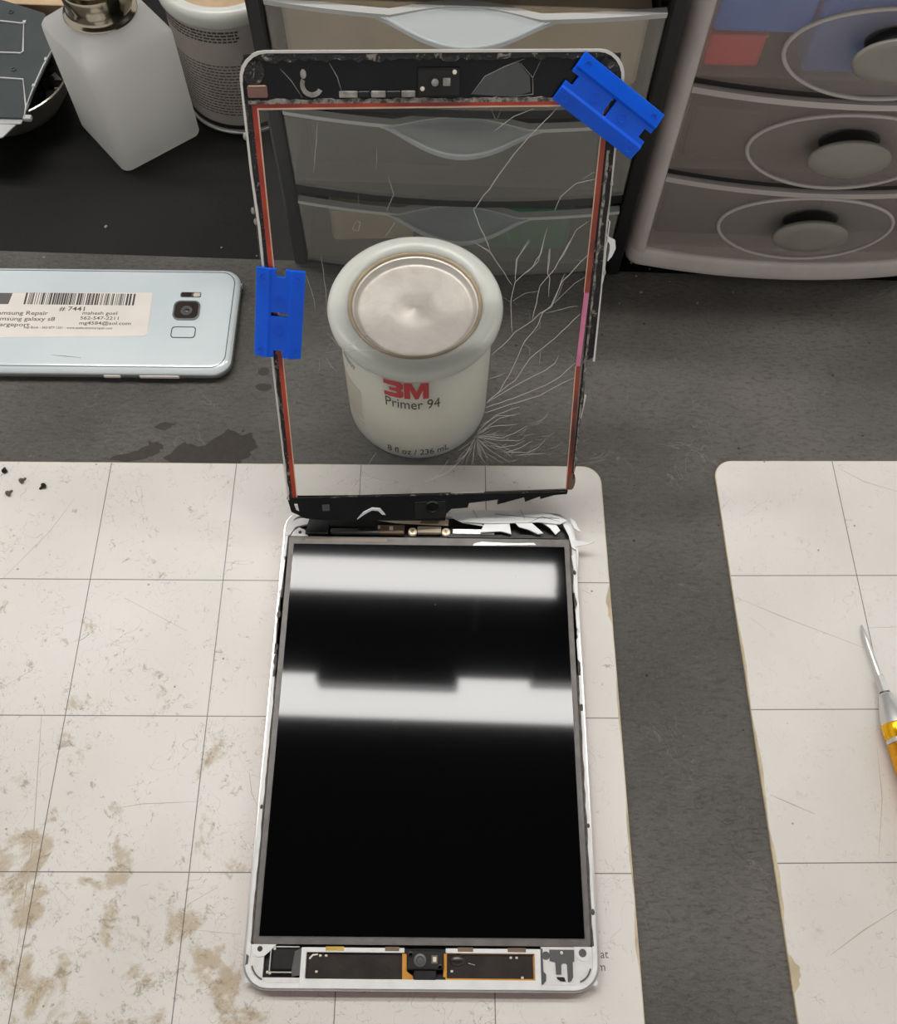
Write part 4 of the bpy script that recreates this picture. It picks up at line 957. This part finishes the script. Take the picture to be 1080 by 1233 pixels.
fm = obj('flash_window', prism(B(), rrect(43.8, 54.6, 13.6, 17.0, 1.0, 4), 7.9, 8.1), 'module_grey', PH)
obj('sensor_window', prism(B(), rrect(44.3, 49.6, 14.0, 16.6, 0.7, 4), 8.1, 8.2), 'phone_glass_dark', fm)
obj('flash_lamp', prism(B(), rrect(50.6, 54.2, 14.0, 16.6, 0.9, 4), 8.1, 8.22), 'solder', fm)
fp = obj('fingerprint_rim', ringprism(B(), rrect(42.0, 54.6, -12.6, -5.4, 1.8, 6), rrect(42.5, 54.1, -12.1, -5.9, 1.5, 6), 7.9, 8.15), 'label_ink_dark', PH)
obj('fingerprint_pad', prism(B(), rrect(42.5, 54.1, -12.1, -5.9, 1.5, 6), 7.9, 8.05), 'phone_back', PH)
for a, b in ((28.5, 48.5), (10.5, 19.0)):
    obj('side_button', box(B(), a, b, -PW - 0.5, -PW + 0.6, 2.8, 4.8, 0.3, 1), 'label_paper', PH)
obj('antenna_band', box(B(), PL - 0.6, PL + 0.03, 24.0, 25.4, 2.2, 5.4), 'label_paper', PH)
obj('hairline_scratch', ribbon(B(), [(-16, -24.0), (-9, -24.6), (-1, -25.4)], 0.35, 7.98, 8.02), 'label_ink', PH)
stk = obj('repair_label', prism(B(), [(-68, 14.8)] + rrect(-20, 29.0, -12.6, 15.6, 1.6, 4)[0:5] + [(-68, 15.0), (-68, -13.8)] + [(27.8, -13.2), (29.2, -11.8)], 8.0, 8.12), 'label_paper', PH)
stk.data.clear_geometry()
bm = prism(B(), [(-69, -14.0), (28.6, -11.6), (30.2, -10.2), (29.2, 16.4), (-69, 14.6)], 8.0, 8.12)
bmesh.ops.recalc_face_normals(bm, faces=bm.faces); bmesh.ops.scale(bm, vec=(S, S, S), verts=bm.verts); bm.to_mesh(stk.data); bm.free()
ZL = 8.12
rnd = random.Random(99); bm = B(); x = -36.6
while x < 20.4:
    w = rnd.choice((0.35, 0.35, 0.7, 1.0)); box(bm, x, x + w, 7.8, 15.4, ZL, ZL + 0.04); x += w + rnd.choice((0.3, 0.3, 0.55, 0.9))
obj('barcode', bm, 'label_ink_dark', stk)
lg = obj('dark_emblem', prism(B(), [(-52.5, 7.6), (-44.4, 7.8), (-43.6, 15.0), (-52.5, 15.0)], ZL, ZL + 0.04), 'label_ink', stk)
for txt, x, y, sz in (('# 7441', -17.4, 3.9, 3.9), ('Samsung Repair', -50.6, 1.0, 3.5), ('Samsung galaxy s8', -50.6, -2.7, 3.5), ('Chargeport', -51.4, -6.4, 3.5),
                      ('mahesh goel', -5.2, 1.6, 2.9), ('562-547-2211', -5.8, -1.6, 2.9), ('mg4584@aol.com', -5.8, -4.8, 2.9),
                      ('Rep Boch - 562-877-1201 - www.ezelectronicsrepair.com', -33.5, -7.6, 1.9)):
    bm = text_mesh(txt, sz, 0.03, 'LEFT', 1.25 if sz > 2.5 else 1.02)
    thicken(bm, 0.03)
    obj('printed_words', bm, 'label_ink', stk, loc=(x, y, ZL))

# ------------------------------------------------------------------ black drawer unit
def front_y(x, half, y_edge, sag): return y_edge - sag * (1 - (x / half) ** 2)
UB = thing('drawer_unit', 'black three drawer unit with clear scooped drawers behind the cracked glass', 'drawer unit', (0, 0, 0))
for s in (-1, 1):
    obj('side_panel', box(B(), min(s * 81.2, s * 88.4), max(s * 81.2, s * 88.4), -3, 175, 0.03, 168, 1.5), 'frame_black', UB)
obj('top_panel', box(B(), -81.2, 81.2, -3, 175, 160.5, 168, 1.5), 'frame_black', UB)
obj('back_panel', box(B(), -81.2, 81.2, 172, 175, 0.03, 160.5), 'frame_black', UB)
for z0, z1 in ((0.03, 4.6), (50.8, 57.6), (104.6, 111.0)):
    bm = B(); n = 20; rings = []
    for i in range(n + 1):
        x = -81.2 + 162.4 * i / n; y = front_y(x, 81.2, -0.5, 6.0)
        rings.append([(x, y, z0), (x, y, z1), (x, y + 170, z1), (x, y + 170, z0)])
    loft(bm, rings); obj('shelf_bar', bm, 'frame_black', UB, smooth=30)
def clear_drawer(z0, z1):
    hw = 80.2
    N = 48
    def yf(x): return front_y(x, hw, -3.4, 7.4)
    def notch(x):                       # the rim swings back behind the pull
        k = max(0.0, 1 - (abs(x) / 30.0) ** 2); return 7.5 * k ** 1.2
    bm = B(); rings = []
    for i in range(N + 1):
        x = -hw + 2 * hw * i / N; y = yf(x); nt = notch(x)
        rings.append([(x, y + 0.6, z0), (x, y, z1 - 9), (x, y + nt * 0.5, z1 - 4), (x, y + nt, z1), (x, y + nt + 2.0, z1), (x, y + nt * .5 + 2.0, z1 - 4), (x, y + 2.0, z1 - 9), (x, y + 2.6, z0)])
    loft(bm, rings)
    dr = obj('drawer', bm, 'drawer_clear', UB, smooth=40)
    bm = B(); rings = []
    for i in range(N + 1):
        x = -hw + 2 * hw * i / N; y = yf(x) + notch(x)
        rings.append([(x, y - 1.3, z1 - 1.0), (x, y - 1.3, z1 + 0.9), (x, y + 2.6, z1 + 0.9), (x, y + 2.6, z1 - 1.0)])
    loft(bm, rings); obj('rim', bm, 'drawer_rim', dr, smooth=40)
    # crescent pull: a ledge curving down and forward
    bm = B(); rings = []
    n = 28
    for i in range(n + 1):
        x = -36 + 72 * i / n; k = max(0.0, 1 - (x / 36.0) ** 2) ** 1.35
        yb = yf(x) + notch(x) - 0.6; yo = yf(x) - 1.0 - 15.5 * k ** 1.1
        ring_t, ring_b = [], []
        for f, dz in ((0, 0.6), (0.2, 0.0), (0.45, -1.4), (0.7, -2.2), (0.9, -2.0), (1.0, -1.0)):
            y = yb + (yo - yb) * f
            ring_t.append((x, y, z1 + dz * k)); ring_b.append((x, y, z1 + dz * k - 1.6))
        rings.append(ring_t + list(reversed(ring_b)))
    loft(bm, rings); obj('pull', bm, 'drawer_lip', dr, smooth=50)
    bm = B(); pts = []
    for i in range(n + 1):
        x = -31 + 62 * i / n; k = max(0.0, 1 - (x / 33.0) ** 2)
        k = max(0.0, 1 - (x / 36.0) ** 2) ** 1.35; pts.append((x, yf(x) - 1.0 - 15.5 * k ** 1.1 + 0.6, z1 - 1.0 * k + 0.2))
    obj('pull_edge', tube(bm, pts, 0.8, 6), 'drawer_lip', dr, smooth='all')
    # box behind the front
    bm = B()
    box(bm, -hw, -hw + 1.6, -1, 165, z0, z1 - 6); box(bm, hw - 1.6, hw, -1, 165, z0, z1 - 6); box(bm, -hw + 1.6, hw - 1.6, 163.4, 165, z0, z1 - 6); box(bm, -hw + 1.6, hw - 1.6, 0, 163.4, z0, z0 + 1.6)
    obj('drawer_box', bm, 'drawer_clear', dr)
for z0, z1 in ((5.0, 48.6), (58.6, 102.6), (112.0, 156.0)): clear_drawer(z0, z1)

def stock(name, label, cat, loc, size, mat, rot=0.0, lid=None):
    """a small carton: body, lid line and tab"""
    sx, sy, sz = size
    t = thing(name, label, cat, loc, rot)
    obj('carton', box(B(), -sx / 2, sx / 2, -sy / 2, sy / 2, 0, sz, min(2.0, sz * .12)), mat, t)
    obj('lid_flap', box(B(), -sx / 2 - .3, sx / 2 + .3, -sy / 2 - .3, sy / 2 + .3, sz - 0.2, sz + 0.8, .3, 1), lid or mat, t)
    return t
stock('parts_carton', 'tan carton inside the top drawer of the black unit', 'carton', (0, 36, 113.9), (152, 60, 36), 'stock_tan')
stock('parts_carton', 'charcoal carton at the left inside the middle drawer of the black unit', 'carton', (-38, 50, 60.4), (70, 80, 30), 'stock_charcoal')
stock('parts_carton', 'charcoal carton at the right inside the middle drawer of the black unit', 'carton', (38, 46, 60.4), (50, 70, 26), 'stock_charcoal', 0.1)
stock('parts_carton', 'green carton inside the bottom drawer of the black unit', 'carton', (30, 24, 6.9), (58, 34, 30), 'stock_green')
stock('parts_carton', 'tan carton at the left inside the bottom drawer of the black unit', 'carton', (-48, 40, 6.9), (44, 60, 22), 'stock_tan', 0.08)

# ------------------------------------------------------------------ grey drawer unit
GX = 175.0
UG = thing('drawer_unit', 'silver grey drawer unit with smoky bowed drawers and oval knobs at the right', 'drawer unit', (GX, 0, 0))
def gfront(x, off=0.0):
    k = max(0.0, 1 - (abs(x) / 76.0) ** 2)
    return 2.0 - 8.0 * k + off
def outline_plan(hw, off, depth, r, n=24):
    pts = []
    for i in range(n + 1):
        x = -hw + r + (2 * hw - 2 * r) * i / n
        pts.append((x, 3.0 - 8.5 * (1 - (x / hw) ** 2) + off))
    ye = pts[-1][1]
    for a in (20, 45, 70, 90): pts.append((hw - r + r * math.sin(math.radians(a)), ye + r - r * math.cos(math.radians(a))))
    pts += [(hw, depth), (-hw, depth)]
    for a in (90, 70, 45, 20): pts.append((-hw + r - r * math.sin(math.radians(a)), ye + r - r * math.cos(math.radians(a))))
    return pts
bm = B()
loft(bm, [[(x, y, z) for x, y in outline_plan(84.0 - i, i * 0.6 - 1.0, 180 - i, 8)] for i, z in ((2.0, 4.0), (0.6, 5.2), (0, 8.0), (0.3, 13.6), (1.2, 16.0), (3.0, 17.0))])
obj('base', bm, 'housing_grey', UG, smooth=50)
for s in (-1, 1):
    bm = B(); rings = []
    for x, y in ((75.2, 1.2), (76.0, 0.2), (78.0, 0.8), (81.0, 3.2), (83.2, 8.0), (84.0, 14), (84.0, 178), (80, 178), (75.2, 178)):
        rings.append([(s * x, y, 15.0), (s * x, y, 186)])
    vs = [[bm.verts.new(p) for p in r] for r in rings]
    for a, b in zip(vs, vs[1:] + vs[:1]): bm.faces.new((a[0], b[0], b[1], a[1]))
    bm.faces.new([v[0] for v in vs]); bm.faces.new([v[1] for v in vs])
    obj('side_panel', bm, 'housing_grey', UG, smooth=50)
bm = B()
loft(bm, [[(x, y, z) for x, y in outline_plan(84.0 - i, i * 0.6, 180 - i, 8)] for i, z in ((0.5, 178.0), (0, 180), (0, 190), (3, 194))])
obj('top_panel', bm, 'housing_grey', UG, smooth=50)
obj('back_panel', box(B(), -75.2, 75.2, 174, 178, 12, 178), 'housing_grey', UG)
for x in (-70, 70):
    for y in (16, 165): obj('foot', lathe(B(), [(0, 0.03), (7, 0.03), (8, 1.0), (8, 5.0), (0, 5.0)], 24, (x, y, 0)), 'slot_dark', UG)
for zc in (69.4, 120.8):
    bm = B(); rings = []
    for i in range(25):
        x = -75 + 150 * i / 24; y = gfront(x, 1.6)
        rings.append([(x, y, zc - 1.6), (x, y, zc + 1.4), (x, y + 150, zc + 1.4), (x, y + 150, zc - 1.6)])
    loft(bm, rings); obj('shelf_gap', bm, 'slot_dark', UG)
def smoky_drawer(z0, z1, zo):
    N = 40; hw = 74.8
    bm = B(); rings = []
    for i in range(N + 1):
        x = -hw + 2 * hw * i / N; y = gfront(x)
        rings.append([(x, y + .8, z0), (x, y, z0 + 1.2), (x, y, z1 - 1.2), (x, y + .8, z1), (x, y + 3.0, z1), (x, y + 2.4, z1 - 2), (x, y + 2.4, z0 + 2), (x, y + 3.0, z0)])
    loft(bm, rings)
    dr = obj('drawer', bm, 'drawer_smoke', UG, smooth=40)
    bm = B(); rings = []
    for i in range(N + 1):
        x = -hw + 2 * hw * i / N; y = gfront(x)
        rings.append([(x, y - .5, z1 - 3.4), (x, y - .5, z1 - .4), (x, y + 2.6, z1 - .2), (x, y + 2.6, z1 - 3.4)])
    loft(bm, rings); obj('rim', bm, 'drawer_ridge', dr, smooth=40)
    # oval dish with a raised ridge
    n = 56; rings = []
    for i in range(n):
        a = 2 * PI * i / n; ring = []
        for k in range(8):
            b = 2 * PI * k / 8; rr = 1.0
            x = (43.5 + rr * math.cos(b)) * math.cos(a); z = zo + (21.0 + rr * math.cos(b)) * math.sin(a)
            ring.append((x, gfront(x) - 0.2 + rr * math.sin(b), z))
        rings.append(ring)
    bm = B(); loft(bm, rings + [rings[0]], False, False); bmesh.ops.remove_doubles(bm, verts=bm.verts, dist=1e-4)
    obj('oval_ridge', bm, 'drawer_ridge', dr, smooth='all')
    bm = B(); rings = []
    for f, dp in ((0.98, -0.25), (0.9, -0.1), (0.7, -0.02), (0.4, -0.02)):
        rings.append([(43.5 * f * math.cos(2 * PI * i / n), gfront(43.5 * f * math.cos(2 * PI * i / n)) - 0.35 + dp, zo + 21 * f * math.sin(2 * PI * i / n)) for i in range(n)])
    loft(bm, rings, False, True); obj('oval_dish', bm, 'drawer_lens', dr, smooth='all')
    # knob: neck and oval face
    kn = obj('knob', B(), 'knob_grey', dr)
    bm = B(); y0 = gfront(0); rings = []
    for f, dy, sz in ((0.92, -6.6, 1), (1.0, -7.2, 1), (1.0, -8.4, 1), (0.95, -9.0, 1), (0.6, -9.3, 1), (0.0001, -9.4, 1)):
        rings.append([(18.6 * f * math.cos(2 * PI * i / 40), y0 + dy + 0.03 * 0, zo + 3.2 + 10.4 * f * math.sin(2 * PI * i / 40)) for i in range(40)])
    loft(bm, rings)
    bmesh.ops.recalc_face_normals(bm, faces=bm.faces); bmesh.ops.scale(bm, vec=(S, S, S), verts=bm.verts); bm.to_mesh(kn.data); bm.free()
    for p in kn.data.polygons: p.use_smooth = True
    bm = B(); rings = []
    for f, dy in ((1.15, 0.2), (1.0, -0.8), (0.95, -4), (1.0, -6.8)):
        rings.append([(12.0 * f * math.cos(2 * PI * i / 32), y0 + dy, zo + 6.4 + 6.6 * f * math.sin(2 * PI * i / 32)) for i in range(32)])
    loft(bm, rings); obj('neck', bm, 'slot_dark', kn, smooth=40)
    bm = B()
    box(bm, -hw, -hw + 1.6, 3.5, 165, z0, z1 - 5); box(bm, hw - 1.6, hw, 3.5, 165, z0, z1 - 5); box(bm, -hw + 1.6, hw - 1.6, 163.4, 165, z0, z1 - 5); box(bm, -hw + 1.6, hw - 1.6, 3.5, 163.4, z0, z0 + 1.6)
    obj('drawer_box', bm, 'drawer_smoke', dr)
for z0, z1, zo in ((17.6, 67.6, 43.0), (71.0, 119.0, 92.0), (122.4, 176.5, 142.5)): smoky_drawer(z0, z1, zo)
stock('parts_carton', 'blue carton inside the top drawer of the grey unit', 'carton', (GX - 52, 14, 141), (40, 14, 30), 'stock_blue')
stock('parts_carton', 'red carton inside the top drawer of the grey unit', 'carton', (GX - 60, 14, 124.4), (24, 14, 15), 'stock_red')
stock('parts_carton', 'long blue carton at the middle of the top drawer of the grey unit', 'carton', (GX + 12, 20, 124.4), (84, 30, 38), 'stock_blue')
stock('parts_carton', 'plum carton inside the middle drawer of the grey unit', 'carton', (GX - 52, 16, 72.8), (34, 18, 30), 'stock_plum', -0.06)
stock('parts_carton', 'teal carton at the left inside the bottom drawer of the grey unit', 'carton', (GX - 36, 40, 19.4), (70, 60, 40), 'stock_teal')
stock('parts_carton', 'teal carton at the right inside the bottom drawer of the grey unit', 'carton', (GX + 40, 45, 19.4), (60, 60, 38), 'stock_teal', 0.05)

# ------------------------------------------------------------------ screwdriver on the right mat
ax0 = Vector((187.0, -201.4, 3.0)); ax1 = Vector((192.5, -248.8, 7.6))
d = (ax1 - ax0).normalized()
SD = thing('screwdriver', 'small gold handled precision screwdriver lying on the right mat', 'screwdriver')
SD.matrix_world = Matrix.Translation(ax0 * S) @ d.to_track_quat('Z', 'Y').to_matrix().to_4x4()
obj('blade', lathe(B(), [(0, 0), (0.35, 0.3), (0.9, 3.0), (1.25, 8.0), (1.3, 25.0)], 20), 'steel', SD, smooth=50)
obj('collar', lathe(B(), [(1.3, 24.6), (2.1, 24.7), (2.25, 25.2), (2.35, 32.0), (1.6, 32.1)], 6), 'steel', SD)
obj('groove', lathe(B(), [(1.5, 32.0), (2.15, 32.0), (2.15, 32.8), (1.5, 32.8)], 24), 'module_grey', SD)
obj('cone', lathe(B(), [(1.8, 32.7), (2.6, 32.9), (3.2, 34.0), (4.6, 39.0), (5.6, 44.0), (5.9, 46.6), (4.0, 46.8)], 36), 'steel', SD, smooth=50)
obj('gold_ring', lathe(B(), [(5.0, 46.4), (6.1, 46.5), (6.2, 47.0), (6.2, 52.4), (6.0, 52.8), (5.0, 52.9)], 36), 'gold_smooth', SD, smooth=40)
obj('steel_ring', lathe(B(), [(5.0, 52.6), (5.9, 52.8), (6.0, 54.6), (5.2, 55.0)], 36), 'steel', SD, smooth=40)
bm = B(); rings = []; n = 30; zz = 55.0; k = 0       # knurled grip: diamonds stand proud
while zz < 118:
    rings.append([((5.5 + (0.7 if (i + k) % 2 else 0.0)) * math.cos(2 * PI * i / n), (5.5 + (0.7 if (i + k) % 2 else 0.0)) * math.sin(2 * PI * i / n), zz) for i in range(n)])
    zz += 1.15; k += 1
loft(bm, rings); obj('knurled_grip', bm, 'gold_knurl', SD)
obj('end_cap', lathe(B(), [(5.0, 117.6), (5.6, 118), (5.8, 124), (4.6, 126), (0, 126.4)], 36), 'steel', SD, smooth=40)

# ------------------------------------------------------------------ loose screws on the left mat
for label, x, y, rot, mt in (('tiny dark screw at the left picture edge of the stained mat', -213.8, -137.4, 0.4, 'screw_dark'),
                             ('tiny bright screw tipped over, second from the left picture edge', -204.6, -142.4, -0.6, 'screw_steel'),
                             ('tiny dark screw farthest from the left picture edge', -193.4, -144.6, 2.2, 'screw_dark'),
                             ('tiny bright screw nearest the viewer on the stained mat', -209.3, -149.4, -0.5, 'screw_steel')):
    t = thing('tiny_screw', label, 'screw', (x, y, 1.2), 0, 'loose tablet screws')
    t.rotation_euler = (math.radians(62), 0, rot)
    obj('head', lathe(B(), [(0, 1.0), (1.25, 0.2), (1.35, 0.6), (1.1, 1.2), (0.5, 1.25), (0.4, 0.9), (0, 0.9)][1:], 18, (0, 1.1, 0)), mt, t, smooth=40)
    obj('shank', lathe(B(), [(0.62, 0.3), (0.66, -0.4), (0.55, -0.8), (0.66, -1.2), (0.55, -1.6), (0.6, -2.0), (0, -2.3)], 12, (0, 1.1, 0)), mt, t)

# ------------------------------------------------------------------ crumbs on the bench
rnd = random.Random(31); bm = B()
for x, y in ((106, 3), (98, -3), (116, -6), (150, -12), (88, -22), (100, -14), (130, -20), (-225, -4), (-110, 3), (-196, 20), (-130, 8), (96, 7)):
    s = rnd.uniform(0.35, 0.9)
    b2 = box(B(), -s, s, -s * .7, s * .7, 0, s)
    bmesh.ops.rotate(b2, matrix=Matrix.Rotation(rnd.uniform(0, 3), 3, 'Z'), verts=b2.verts)
    join(bm, b2, (x, y, 0.03 if y < 0 else -0.77))
o = obj('crumbs', bm, 'crumb'); tag(o, 'pale crumbs scattered on the bench near the drawers', 'crumbs', kind='stuff')
